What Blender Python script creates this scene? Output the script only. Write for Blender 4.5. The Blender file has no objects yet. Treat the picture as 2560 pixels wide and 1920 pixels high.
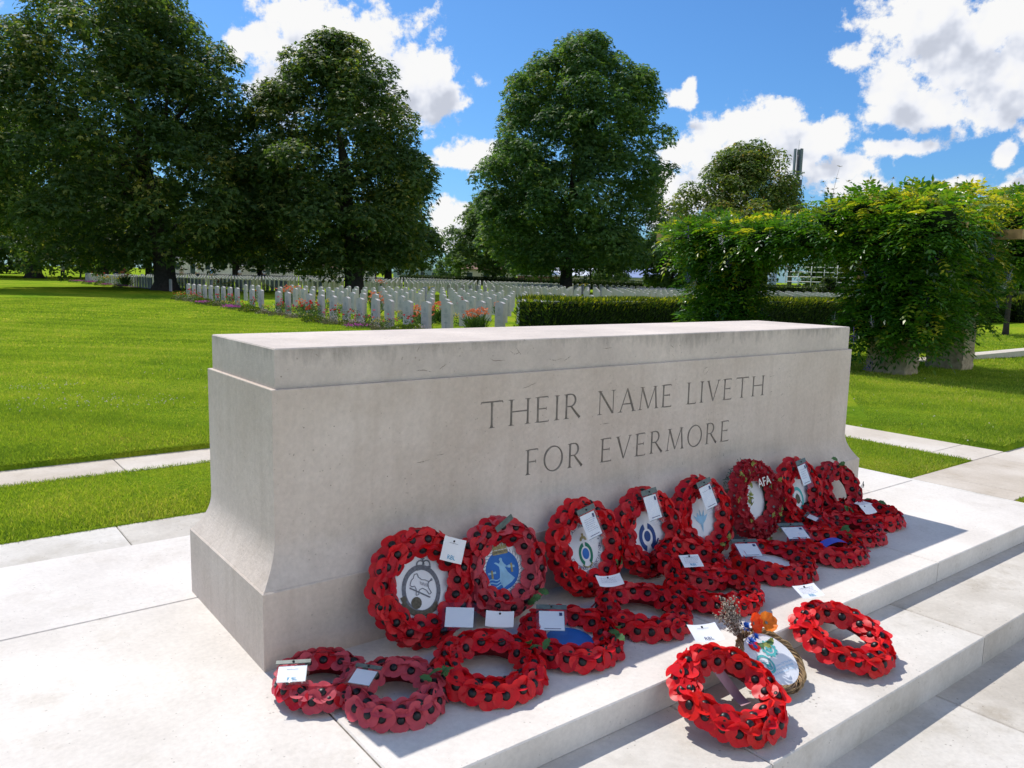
import bpy, bmesh, math, random
import numpy as np
from mathutils import Matrix, Vector, Euler
random.seed(7); RNG = np.random.default_rng(7)
R = math.radians
S = bpy.context.scene
COL = S.collection
# ------------------------------------------------------------------ helpers
def link(o, parent=None):
    COL.objects.link(o)
    if parent is not None: o.parent = parent
    return o
def tag(o, label=None, cat=None, group=None, kind=None):
    if label: o['label'] = label
    if cat: o['category'] = cat
    if group: o['group'] = group
    if kind: o['kind'] = kind
    return o
def empty(name, loc=(0,0,0), rot=(0,0,0)):
    o = bpy.data.objects.new(name, None); o.location = loc; o.rotation_euler = rot
    o.empty_display_size = .05
    COL.objects.link(o); return o
def copy_tree(o, parent=None):
    c = o.copy(); COL.objects.link(c)
    if parent is not None: c.parent = parent
    for ch in list(o.children): copy_tree(ch, c)
    return c
class MB:
    def __init__(s): s.v = []; s.f = []; s.m = []; s.sm = []
    def add(s, vs, fs, mi=0, smooth=False, M=None):
        b = len(s.v)
        if M is not None: vs = [tuple(M @ Vector(v)) for v in vs]
        s.v += [tuple(v) for v in vs]; s.f += [tuple(i+b for i in f) for f in fs]
        s.m += [mi]*len(fs); s.sm += [smooth]*len(fs)
    def box(s, x0, x1, y0, y1, z0, z1, mi=0, M=None):
        vs = [(x0,y0,z0),(x1,y0,z0),(x1,y1,z0),(x0,y1,z0),(x0,y0,z1),(x1,y0,z1),(x1,y1,z1),(x0,y1,z1)]
        s.add(vs, [(0,3,2,1),(4,5,6,7),(0,1,5,4),(1,2,6,5),(2,3,7,6),(3,0,4,7)], mi, False, M)
    def tube(s, pts, rad, n=8, mi=0, M=None, cap=True, closed=False):
        pts = [Vector(p) for p in pts]; N = len(pts)
        if not hasattr(rad, '__len__'): rad = [rad]*N
        vs = []; up = Vector((.013,.02,1))
        prev = None
        for i, p in enumerate(pts):
            if closed: t = pts[(i+1) % N]-pts[i-1]
            else: t = pts[min(i+1,N-1)]-pts[max(i-1,0)]
            t.normalize()
            a = prev if prev is not None else (up if abs(t.z) < .9 else Vector((1,0,.01)))
            a = (a - t*a.dot(t)).normalized(); prev = a
            b = t.cross(a)
            for k in range(n):
                q = 2*math.pi*k/n
                vs.append(p+(a*math.cos(q)+b*math.sin(q))*rad[i])
        fs = []
        for i in range(N if closed else N-1):
            j = (i+1) % N
            for k in range(n):
                fs.append((i*n+k, i*n+(k+1)%n, j*n+(k+1)%n, j*n+k))
        if cap and not closed:
            fs.append(tuple(reversed(range(n)))); fs.append(tuple((N-1)*n+k for k in range(n)))
        s.add(vs, fs, mi, True, M)
    def disc(s, cx, cy, z, rx, ry, n=24, mi=0, M=None, a0=0):
        vs = [(cx+rx*math.cos(a0+2*math.pi*k/n), cy+ry*math.sin(a0+2*math.pi*k/n), z) for k in range(n)]
        s.add(vs, [tuple(range(n))], mi, False, M)
    def ringf(s, cx, cy, z, r0, r1, n=32, a0=0, a1=2*math.pi, mi=0, sy=1, M=None):
        vs = []; full = abs(a1-a0-2*math.pi) < 1e-6
        for k in range(n+1):
            a = a0+(a1-a0)*k/n
            vs.append((cx+r0*math.cos(a), cy+sy*r0*math.sin(a), z)); vs.append((cx+r1*math.cos(a), cy+sy*r1*math.sin(a), z))
        s.add(vs, [(2*k, 2*k+1, 2*k+3, 2*k+2) for k in range(n)], mi, False, M)
    def poly(s, pts, z, mi=0, M=None):
        s.add([(x,y,z) for x,y in pts], [tuple(range(len(pts)))], mi, False, M)
    def line(s, pts, w, z, mi=0, M=None):
        for a, b in zip(pts[:-1], pts[1:]):
            dx, dy = b[0]-a[0], b[1]-a[1]; L = math.hypot(dx,dy) or 1; nx, ny = -dy/L*w/2, dx/L*w/2
            s.add([(a[0]+nx,a[1]+ny,z),(a[0]-nx,a[1]-ny,z),(b[0]-nx,b[1]-ny,z),(b[0]+nx,b[1]+ny,z)], [(0,1,2,3)], mi, False, M)
    def mesh(s, name, mats):
        me = bpy.data.meshes.new(name); me.from_pydata(s.v, [], s.f)
        for m in (mats if isinstance(mats, (list,tuple)) else [mats]): me.materials.append(m)
        me.polygons.foreach_set('material_index', s.m); me.polygons.foreach_set('use_smooth', s.sm)
        me.update(); return me
    def build(s, name, mats, parent=None, loc=None):
        o = bpy.data.objects.new(name, s.mesh(name, mats)); link(o, parent)
        if loc is not None: o.location = loc
        return o
def npmesh(name, V, F, mat, var=None, smooth=False):
    me = bpy.data.meshes.new(name); k = F.shape[1]
    me.vertices.add(len(V)); me.vertices.foreach_set('co', V.astype(np.float32).ravel())
    me.loops.add(F.size); me.loops.foreach_set('vertex_index', F.astype(np.int32).ravel())
    me.polygons.add(len(F)); me.polygons.foreach_set('loop_start', np.arange(len(F), dtype=np.int32)*k)
    me.polygons.foreach_set('loop_total', np.full(len(F), k, dtype=np.int32))
    if var is not None:
        a = me.attributes.new('var', 'FLOAT', 'POINT'); a.data.foreach_set('value', var.astype(np.float32))
    me.materials.append(mat); me.update(calc_edges=True); return me
def unit(a): return a/np.maximum(np.linalg.norm(a, axis=-1, keepdims=True), 1e-9)
def kites(P, D, N, L, W, fold=.12):
    """P base points, D direction, N normal (all n,3), L, W (n,) -> verts, quads"""
    D = unit(D); Sd = unit(np.cross(D, N)); Nn = np.cross(Sd, D); L = L[:,None]; W = W[:,None]
    a = P; b = P+D*L*.45+Sd*W*.5+Nn*W*fold; c = P+D*L; d = P+D*L*.45-Sd*W*.5+Nn*W*fold
    V = np.stack([a,b,c,d], 1).reshape(-1,3); F = np.arange(len(V)).reshape(-1,4)
    return V, F
def smooth01(x): x = np.clip(x,0,1); return x*x*(3-2*x)
# ------------------------------------------------------------------ materials
def newmat(name):
    m = bpy.data.materials.new(name); m.use_nodes = True; nt = m.node_tree; nt.nodes.clear()
    return m, nt, nt.nodes, nt.links
def nd(nt, t, **kw):
    n = nt.nodes.new(t)
    for k, v in kw.items():
        if k.startswith('i_'):
            key = k[2:]; key = int(key) if key.isdigit() else key.replace('_',' ')
            n.inputs[key].default_value = v
        else: setattr(n, k, v)
    return n
def ramp(nt, stops):
    n = nt.nodes.new('ShaderNodeValToRGB'); e = n.color_ramp.elements
    while len(e) < len(stops): e.new(.5)
    for i, (p, c) in enumerate(stops): e[i].position = p; e[i].color = tuple(c)+(1,)
    return n
def plain(name, col, rough=.6, spec=.3, noise=.12, scale=20, bump=0, bscale=60, trans=0, coords='Object'):
    m, nt, N, L = newmat(name)
    out = nd(nt,'ShaderNodeOutputMaterial'); p = nd(nt,'ShaderNodeBsdfPrincipled')
    p.inputs['Roughness'].default_value = rough; p.inputs['Specular IOR Level'].default_value = spec
    tc = nd(nt,'ShaderNodeTexCoord'); nz = nd(nt,'ShaderNodeTexNoise'); nz.inputs['Scale'].default_value = scale; nz.inputs['Detail'].default_value = 5
    L.new(tc.outputs[coords], nz.inputs['Vector'])
    r = ramp(nt, [(.3, [c*(1-noise) for c in col]), (.7, [min(1,c*(1+noise)) for c in col])])
    L.new(nz.outputs['Fac'], r.inputs[0]); L.new(r.outputs[0], p.inputs['Base Color'])
    if bump:
        n2 = nd(nt,'ShaderNodeTexNoise'); n2.inputs['Scale'].default_value = bscale; n2.inputs['Detail'].default_value = 6
        L.new(tc.outputs[coords], n2.inputs['Vector'])
        b = nd(nt,'ShaderNodeBump'); b.inputs['Strength'].default_value = bump; b.inputs['Distance'].default_value = .01
        L.new(n2.outputs['Fac'], b.inputs['Height']); L.new(b.outputs[0], p.inputs['Normal'])
    last = p.outputs[0]
    if trans:
        t = nd(nt,'ShaderNodeBsdfTranslucent'); L.new(r.outputs[0], t.inputs['Color'])
        mx = nd(nt,'ShaderNodeMixShader'); mx.inputs[0].default_value = trans
        L.new(last, mx.inputs[1]); L.new(t.outputs[0], mx.inputs[2]); last = mx.outputs[0]
    L.new(last, out.inputs[0]); return m
def leafmat(name, c0, c1, c2=None, trans=.35, gloss=.5, spec=.35, tb=1.5):
    m, nt, N, L = newmat(name)
    out = nd(nt,'ShaderNodeOutputMaterial'); p = nd(nt,'ShaderNodeBsdfPrincipled'); p.inputs['Roughness'].default_value = gloss
    p.inputs['Specular IOR Level'].default_value = spec
    at = nd(nt,'ShaderNodeAttribute', attribute_name='var')
    r = ramp(nt, [(0,c0),(.6,c1)]+([(1,c2)] if c2 else []))
    L.new(at.outputs['Fac'], r.inputs[0]); L.new(r.outputs[0], p.inputs['Base Color'])
    t = nd(nt,'ShaderNodeBsdfTranslucent')
    hs = nd(nt,'ShaderNodeMixRGB', blend_type='MULTIPLY'); hs.inputs[0].default_value = 1; hs.inputs[2].default_value = (tb,tb,.35*tb,1)
    L.new(r.outputs[0], hs.inputs[1]); L.new(hs.outputs[0], t.inputs['Color'])
    mx = nd(nt,'ShaderNodeMixShader'); mx.inputs[0].default_value = trans
    L.new(p.outputs[0], mx.inputs[1]); L.new(t.outputs[0], mx.inputs[2]); L.new(mx.outputs[0], out.inputs[0]); return m
def stonemat(name, c0, c1, pit=.5, dirt=None, bump=.25, stain=0, streak=0, lichen=None):
    """limestone: broad tone drift, small dark pits, fine tooled grain; lichen=(z_low, z_high) stains below an edge"""
    m, nt, N, L = newmat(name)
    out = nd(nt,'ShaderNodeOutputMaterial'); p = nd(nt,'ShaderNodeBsdfPrincipled'); p.inputs['Roughness'].default_value = .82
    p.inputs['Specular IOR Level'].default_value = .2
    g = nd(nt,'ShaderNodeNewGeometry')
    big = nd(nt,'ShaderNodeTexNoise'); big.inputs['Scale'].default_value = 1.7; big.inputs['Detail'].default_value = 7; big.inputs['Roughness'].default_value = .62
    L.new(g.outputs['Position'], big.inputs['Vector'])
    r = ramp(nt, [(.36,c0),(.64,c1)]); L.new(big.outputs['Fac'], r.inputs[0])
    fine = nd(nt,'ShaderNodeTexNoise'); fine.inputs['Scale'].default_value = 55; fine.inputs['Detail'].default_value = 6; fine.inputs['Roughness'].default_value = .7
    L.new(g.outputs['Position'], fine.inputs['Vector'])
    fr = ramp(nt, [(.3,(.9,.9,.9)),(.7,(1.05,1.05,1.05))]); L.new(fine.outputs['Fac'], fr.inputs[0])
    mul = nd(nt,'ShaderNodeMixRGB', blend_type='MULTIPLY'); mul.inputs[0].default_value = 1
    L.new(r.outputs[0], mul.inputs[1]); L.new(fr.outputs[0], mul.inputs[2]); col = mul.outputs[0]
    # pits
    vo = nd(nt,'ShaderNodeTexVoronoi'); vo.inputs['Scale'].default_value = 42
    wn = nd(nt,'ShaderNodeTexNoise'); wn.inputs['Scale'].default_value = 9; wn.inputs['Detail'].default_value = 3
    L.new(g.outputs['Position'], vo.inputs['Vector']); L.new(g.outputs['Position'], wn.inputs['Vector'])
    sub = nd(nt,'ShaderNodeMath', operation='MULTIPLY_ADD'); sub.inputs[1].default_value = -.52; sub.inputs[2].default_value = .33
    L.new(wn.outputs['Fac'], sub.inputs[0])       # radius threshold
    lt = nd(nt,'ShaderNodeMath', operation='LESS_THAN'); L.new(vo.outputs['Distance'], lt.inputs[0]); L.new(sub.outputs[0], lt.inputs[1])
    pm = nd(nt,'ShaderNodeMath', operation='MULTIPLY'); pm.inputs[1].default_value = pit; L.new(lt.outputs[0], pm.inputs[0])
    mp = nd(nt,'ShaderNodeMixRGB', blend_type='MIX'); mp.inputs[2].default_value = (c0[0]*.45,c0[1]*.43,c0[2]*.4,1)
    L.new(pm.outputs[0], mp.inputs[0]); L.new(col, mp.inputs[1]); col = mp.outputs[0]
    if stain:
        st = nd(nt,'ShaderNodeTexNoise'); st.inputs['Scale'].default_value = 3.1; st.inputs['Detail'].default_value = 9; st.inputs['Roughness'].default_value = .75
        mpn = nd(nt,'ShaderNodeMapping'); mpn.inputs['Location'].default_value = (5,3,1); L.new(g.outputs['Position'], mpn.inputs[0]); L.new(mpn.outputs[0], st.inputs['Vector'])
        sr = ramp(nt, [(.54,(0,0,0)),(.75,(stain,)*3)]); L.new(st.outputs['Fac'], sr.inputs[0])
        ms = nd(nt,'ShaderNodeMixRGB'); ms.inputs[2].default_value = (c0[0]*.62,c0[1]*.56,c0[2]*.45,1)
        L.new(sr.outputs[0], ms.inputs[0]); L.new(col, ms.inputs[1]); col = ms.outputs[0]
    if streak:
        mk = nd(nt,'ShaderNodeMapping'); mk.inputs['Scale'].default_value = (1,1,.07); L.new(g.outputs['Position'], mk.inputs[0])
        sk = nd(nt,'ShaderNodeTexNoise'); sk.inputs['Scale'].default_value = 17; sk.inputs['Detail'].default_value = 4; L.new(mk.outputs[0], sk.inputs['Vector'])
        kr = ramp(nt, [(.5,(0,0,0)),(.78,(streak,)*3)]); L.new(sk.outputs['Fac'], kr.inputs[0])
        ms = nd(nt,'ShaderNodeMixRGB'); ms.inputs[2].default_value = (c0[0]*.6,c0[1]*.55,c0[2]*.5,1)
        L.new(kr.outputs[0], ms.inputs[0]); L.new(col, ms.inputs[1]); col = ms.outputs[0]
    if lichen:
        z0, z1, amt = lichen
        sx = nd(nt,'ShaderNodeSeparateXYZ'); L.new(g.outputs['Position'], sx.inputs[0])
        mr = nd(nt,'ShaderNodeMapRange'); mr.inputs[1].default_value = z0; mr.inputs[2].default_value = z1; L.new(sx.outputs[2], mr.inputs[0])
        mm = nd(nt,'ShaderNodeMapping'); mm.inputs['Scale'].default_value = (1,1,.28); L.new(g.outputs['Position'], mm.inputs[0])
        ln = nd(nt,'ShaderNodeTexNoise'); ln.inputs['Scale'].default_value = 26; ln.inputs['Detail'].default_value = 8; ln.inputs['Roughness'].default_value = .7; L.new(mm.outputs[0], ln.inputs['Vector'])
        ln2 = nd(nt,'ShaderNodeTexNoise'); ln2.inputs['Scale'].default_value = 2.2; ln2.inputs['Detail'].default_value = 3; L.new(g.outputs['Position'], ln2.inputs['Vector'])
        ad = nd(nt,'ShaderNodeMath', operation='ADD'); L.new(ln.outputs['Fac'], ad.inputs[0]); L.new(ln2.outputs['Fac'], ad.inputs[1])
        ad2 = nd(nt,'ShaderNodeMath', operation='MULTIPLY_ADD'); ad2.inputs[1].default_value = .42; L.new(mr.outputs[0], ad2.inputs[0]); L.new(ad.outputs[0], ad2.inputs[2])
        lr = ramp(nt, [(.0,(0,0,0)),(1,(1,1,1))])
        m2 = nd(nt,'ShaderNodeMapRange'); m2.inputs[1].default_value = 1.2; m2.inputs[2].default_value = 1.5; m2.inputs[4].default_value = amt; L.new(ad2.outputs[0], m2.inputs[0])
        ms = nd(nt,'ShaderNodeMixRGB'); ms.inputs[2].default_value = (.1,.09,.075,1)
        sn = nd(nt,'ShaderNodeSeparateXYZ'); L.new(g.outputs['Normal'], sn.inputs[0])
        inv = nd(nt,'ShaderNodeMapRange'); inv.inputs[1].default_value = .95; inv.inputs[2].default_value = .3; L.new(sn.outputs[2], inv.inputs[0])
        mu2 = nd(nt,'ShaderNodeMath', operation='MULTIPLY'); L.new(m2.outputs[0], mu2.inputs[0]); L.new(inv.outputs[0], mu2.inputs[1])
        L.new(mu2.outputs[0], ms.inputs[0]); L.new(col, ms.inputs[1]); col = ms.outputs[0]
    L.new(col, p.inputs['Base Color'])
    hb = nd(nt,'ShaderNodeMath', operation='MULTIPLY_ADD'); hb.inputs[1].default_value = -.6; L.new(lt.outputs[0], hb.inputs[0]); L.new(fine.outputs['Fac'], hb.inputs[2])
    b = nd(nt,'ShaderNodeBump'); b.inputs['Strength'].default_value = bump; b.inputs['Distance'].default_value = .004
    L.new(hb.outputs[0], b.inputs['Height']); L.new(b.outputs[0], p.inputs['Normal']); L.new(p.outputs[0], out.inputs[0]); return m
M = {}
M['stone'] = stonemat('limestone', (.585,.49,.41), (.69,.595,.515), pit=.35, stain=.3, bump=.6, streak=.22)
M['cap'] = stonemat('limestone_cap', (.55,.475,.415), (.70,.605,.525), pit=.45, stain=.3, bump=.7, lichen=(.95,1.06,.42))
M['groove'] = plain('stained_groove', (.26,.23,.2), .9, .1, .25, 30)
M['pave'] = stonemat('paving_limestone', (.62,.57,.515), (.74,.69,.63), pit=.45, stain=.35, bump=.3)
M['pave2'] = stonemat('weathered_step_stone', (.52,.48,.42), (.68,.64,.585), pit=.6, stain=.55, bump=.6)
M['pave3'] = stonemat('step_riser_stone', (.46,.43,.385), (.6,.565,.51), pit=.8, stain=.8, bump=.8)
M['path'] = stonemat('sandy_path_stone', (.54,.47,.39), (.64,.575,.50), pit=.3, stain=.5, bump=.4)
M['paving_limestone_b'] = stonemat('paving_limestone_second', (.60,.55,.49), (.73,.675,.61), pit=.5, stain=.45, bump=.3)
M['weathered_step_stone_b'] = stonemat('weathered_step_stone_second', (.45,.405,.345), (.62,.575,.51), pit=.7, stain=.7, bump=.6)
M['sandy_path_stone_b'] = stonemat('sandy_path_stone_second', (.47,.40,.32), (.59,.52,.44), pit=.4, stain=.6, bump=.4)
M['mortar'] = plain('mortar_joint', (.2,.18,.15), .95, .1, .3, 40)
M['tomb'] = plain('portland_headstone', (.47,.435,.425), .8, .15, .1, 3, coords='Object')
M['tombcut'] = plain('headstone_carving', (.30,.31,.31), .9, .1, .1, 9)
def poppy_mat(name, col, rough=.42, tr=.22):
    return plain(name, col, rough, .35, .12, 25, trans=tr)
M['pop'] = [poppy_mat('poppy_red', (.70,.008,.014)), poppy_mat('poppy_deep_red', (.58,.009,.020)), poppy_mat('poppy_scarlet', (.74,.016,.012)),
            poppy_mat('poppy_faded', (.58,.075,.10), .6), poppy_mat('poppy_dull', (.40,.012,.025), .6)]
M['black'] = plain('glossy_black_button', (.005,.005,.006), .42, .4, .1, 30)
M['wframe'] = plain('wreath_frame_red', (.16,.008,.012), .7, .2, .1, 30)
M['card'] = plain('white_card', (.80,.80,.82), .5, .3, .02, 10)
M['disc'] = plain('white_disc', (.76,.77,.80), .45, .3, .03, 10)
M['ink'] = plain('blue_black_ink', (.03,.04,.12), .7, .2, .05, 10)
M['cyanink'] = plain('cyan_ink', (.03,.30,.50), .7, .2, .05, 10)
M['teal'] = plain('teal_print', (.10,.46,.46), .6, .2, .1, 60)
M['greyprint'] = plain('grey_print', (.16,.17,.20), .6, .2, .3, 120)
M['bronze'] = plain('bronze_print', (.11,.10,.075), .6, .2, .3, 120)
M['blueprint'] = plain('blue_print', (.02,.14,.48), .5, .3, .08, 30)
M['navy'] = plain('navy_print', (.02,.06,.22), .5, .3, .2, 90)
M['paleblue'] = plain('pale_blue_print', (.28,.52,.72), .6, .3, .15, 40)
M['greenprint'] = plain('green_print', (.01,.17,.10), .5, .3, .08, 30)
M['gold'] = plain('gold_print', (.35,.30,.14), .6, .3, .3, 80)
M['sash'] = plain('royal_blue_ribbon', (.03,.07,.50), .45, .4, .08, 20)
M['pinkrib'] = plain('dusty_pink_ribbon', (.42,.26,.29), .5, .4, .06, 20)
M['strip'] = plain('grey_green_strip', (.09,.12,.11), .35, .5, .3, 60)
M['leaf'] = plain('paper_leaf_green', (.06,.15,.045), .55, .3, .25, 40, trans=.2)
M['paleleaf'] = plain('yellow_green_leaf', (.30,.33,.08), .55, .3, .25, 40, trans=.2)
M['garland'] = plain('green_tinsel', (.012,.10,.055), .5, .4, .3, 60)
M['twig'] = plain('dry_twig', (.33,.22,.11), .8, .2, .35, 90)
M['twig2'] = plain('dark_twig', (.13,.085,.055), .8, .2, .35, 90)
M['seed'] = plain('dried_flower', (.32,.27,.22), .85, .2, .4, 200)
M['cornflower'] = plain('cornflower_blue', (.06,.22,.72), .5, .3, .2, 60, trans=.2)
M['orange'] = plain('orange_silk', (.85,.07,.010), .45, .3, .2, 40, trans=.35)
M['orange2'] = plain('light_orange_silk', (.88,.22,.02), .45, .3, .25, 60, trans=.35)
M['wire'] = plain('white_wire', (.75,.73,.70), .5, .3, .05, 10)
def sleeve_mat():
    m, nt, N, L = newmat('clear_plastic_sleeve'); out = nd(nt,'ShaderNodeOutputMaterial')
    t = nd(nt,'ShaderNodeBsdfTransparent'); t.inputs[0].default_value = (.95,.97,.99,1); g = nd(nt,'ShaderNodeBsdfGlossy'); g.inputs['Roughness'].default_value = .12
    tc = nd(nt,'ShaderNodeTexCoord'); nz = nd(nt,'ShaderNodeTexNoise'); nz.inputs['Scale'].default_value = 30; L.new(tc.outputs['Object'], nz.inputs[0])
    b = nd(nt,'ShaderNodeBump'); b.inputs['Strength'].default_value = .5; b.inputs['Distance'].default_value = .01; L.new(nz.outputs['Fac'], b.inputs['Height']); L.new(b.outputs[0], g.inputs['Normal'])
    f = nd(nt,'ShaderNodeLayerWeight'); pw = nd(nt,'ShaderNodeMath', operation='POWER'); pw.inputs[1].default_value = 3; L.new(f.outputs['Facing'], pw.inputs[0])
    ma = nd(nt,'ShaderNodeMath', operation='MULTIPLY_ADD'); ma.inputs[1].default_value = .4; ma.inputs[2].default_value = .05; L.new(pw.outputs[0], ma.inputs[0])
    mx = nd(nt,'ShaderNodeMixShader'); L.new(ma.outputs[0], mx.inputs[0]); L.new(t.outputs[0], mx.inputs[1]); L.new(g.outputs[0], mx.inputs[2]); L.new(mx.outputs[0], out.inputs[0]); return m
M['sleeve'] = sleeve_mat()
M['bark'] = plain('chestnut_bark', (.055,.045,.038), .9, .15, .3, 6, bump=.8, bscale=12)
M['vinebark'] = plain('vine_bark', (.07,.055,.04), .9, .15, .3, 20, bump=.6, bscale=40)
M['timber'] = plain('oak_beam', (.42,.27,.13), .75, .2, .25, 12)
M['chest'] = leafmat('chestnut_foliage', (.040,.076,.028), (.088,.142,.040), (.34,.30,.08), trans=.44, tb=2.0, gloss=.55, spec=.18)
M['chest3'] = leafmat('bluish_chestnut_foliage', (.046,.098,.038), (.095,.172,.050), (.24,.28,.07), trans=.42, tb=2.0, gloss=.55, spec=.2)
M['farleaf'] = leafmat('far_foliage', (.055,.10,.035), (.10,.165,.05), (.22,.27,.08), trans=.4, tb=2.0, gloss=.6, spec=.15)
M['brownleaf'] = leafmat('browning_foliage', (.075,.13,.035), (.15,.19,.05), (.30,.17,.06), trans=.46, tb=2.0, spec=.15)
M['wist'] = leafmat('wisteria_foliage', (.022,.075,.012), (.085,.20,.016), (.46,.40,.04), trans=.44, tb=1.9, gloss=.32, spec=.5)
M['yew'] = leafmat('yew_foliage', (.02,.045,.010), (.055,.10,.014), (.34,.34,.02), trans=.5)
M['hedgecore'] = plain('hedge_core', (.012,.02,.008), .95, .05, .3, 12)  # near-black, with the shade inside foliage put into the colour
M['beech'] = leafmat('clipped_hedge_foliage', (.02,.04,.015), (.04,.075,.02), (.13,.15,.05), trans=.2)
M['plantleaf'] = leafmat('border_foliage', (.03,.07,.02), (.07,.14,.03), (.16,.24,.06), trans=.3)
M['blade'] = leafmat('grass_blades', (.14,.225,.028), (.31,.41,.042), (.52,.47,.13), trans=.42, gloss=.6, spec=.15)
# ------------------------------------------------------------------ camera, sun, sky
CAM = Vector((-.8654, -2.4031, 1.3037))
def setup_camera():
    yaw, pitch, roll = .658923, -.136136, .023848
    fw = Vector((math.sin(yaw)*math.cos(pitch), math.cos(yaw)*math.cos(pitch), math.sin(pitch)))
    r = Vector((math.cos(yaw), -math.sin(yaw), 0)); u = r.cross(fw)
    r2 = r*math.cos(roll)+u*math.sin(roll); u2 = -r*math.sin(roll)+u*math.cos(roll)
    c = bpy.data.cameras.new('camera'); c.sensor_width = 36; c.lens = 27.7835; c.clip_start = .05; c.clip_end = 3000
    o = bpy.data.objects.new('camera', c); COL.objects.link(o)
    m = Matrix(((r2.x,u2.x,-fw.x,CAM.x),(r2.y,u2.y,-fw.y,CAM.y),(r2.z,u2.z,-fw.z,CAM.z),(0,0,0,1)))
    o.matrix_world = m; S.camera = o
    return fw, r2, u2
FW, CR, CU = setup_camera()
def infront(x, y, z=0, mar=1.06):
    d = Vector((x,y,z))-CAM; f = d.dot(FW)
    if f < .2: return False
    return abs(d.dot(CR)/f) < .648*mar and abs(d.dot(CU)/f) < .486*mar
SUN_EL, SUN_AZ = R(54.5), R(-3.4)     # azimuth from +Y towards +X
def setup_light():
    s = bpy.data.lights.new('sun', 'SUN'); s.energy = SUN_E; s.angle = R(.53); s.color = (1.0,.955,.89)
    o = bpy.data.objects.new('sun', s); COL.objects.link(o)
    d = Vector((math.sin(SUN_AZ)*math.cos(SUN_EL), math.cos(SUN_AZ)*math.cos(SUN_EL), math.sin(SUN_EL)))
    o.rotation_euler = d.to_track_quat('Z','Y').to_euler(); o.location = (0,0,40)
SUN_E = 3.6; SKY_S = .12
CLOUDS = [(0.355,0.252,0.04,0.025),(0.404,0.281,0.05,0.036),(0.45,0.264,0.08,0.041),(0.496,0.238,0.071,0.047),(0.544,0.227,0.053,0.047),(0.568,0.211,0.034,0.026),(0.492,0.198,0.062,0.026),(0.37,0.205,0.027,0.038),(0.613,0.148,0.034,0.016),(0.589,0.138,0.044,0.014),(0.578,0.063,0.03,0.03),(0.853,0.209,0.020,0.011),(0.863,0.224,0.009,0.012),(0.915,0.173,0.05,0.026),(0.959,0.18,0.04,0.026),(0.894,0.142,0.059,0.032),(0.877,0.105,0.051,0.042),(1.017,0.161,0.03,0.028),(1.028,0.13,0.046,0.02),(0.971,0.14,0.074,0.031),(0.86,0.067,0.042,0.028),(1.062,0.104,0.055,0.018),(1.040,0.244,0.019,0.016),(1.105,0.285,0.057,0.03),(1.153,0.253,0.078,0.056),(1.179,0.205,0.076,0.046),(1.113,0.19,0.055,0.022),(1.084,0.215,0.032,0.032),(1.21,0.263,0.06,0.051),(1.093,0.15,0.040,0.010),(1.157,0.108,0.024,0.012),(1.197,0.138,0.010,0.014),(1.207,0.099,0.021,0.018),
 (-.05,.3,.12,.07),(-.6,.4,.16,.1),(1.8,.3,.2,.1),(2.6,.55,.6,.36),(-1.9,.5,.5,.3),(-3.1,.45,.4,.25)]  # big last ones: unseen clouds added behind camera to light the stone's front
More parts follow.
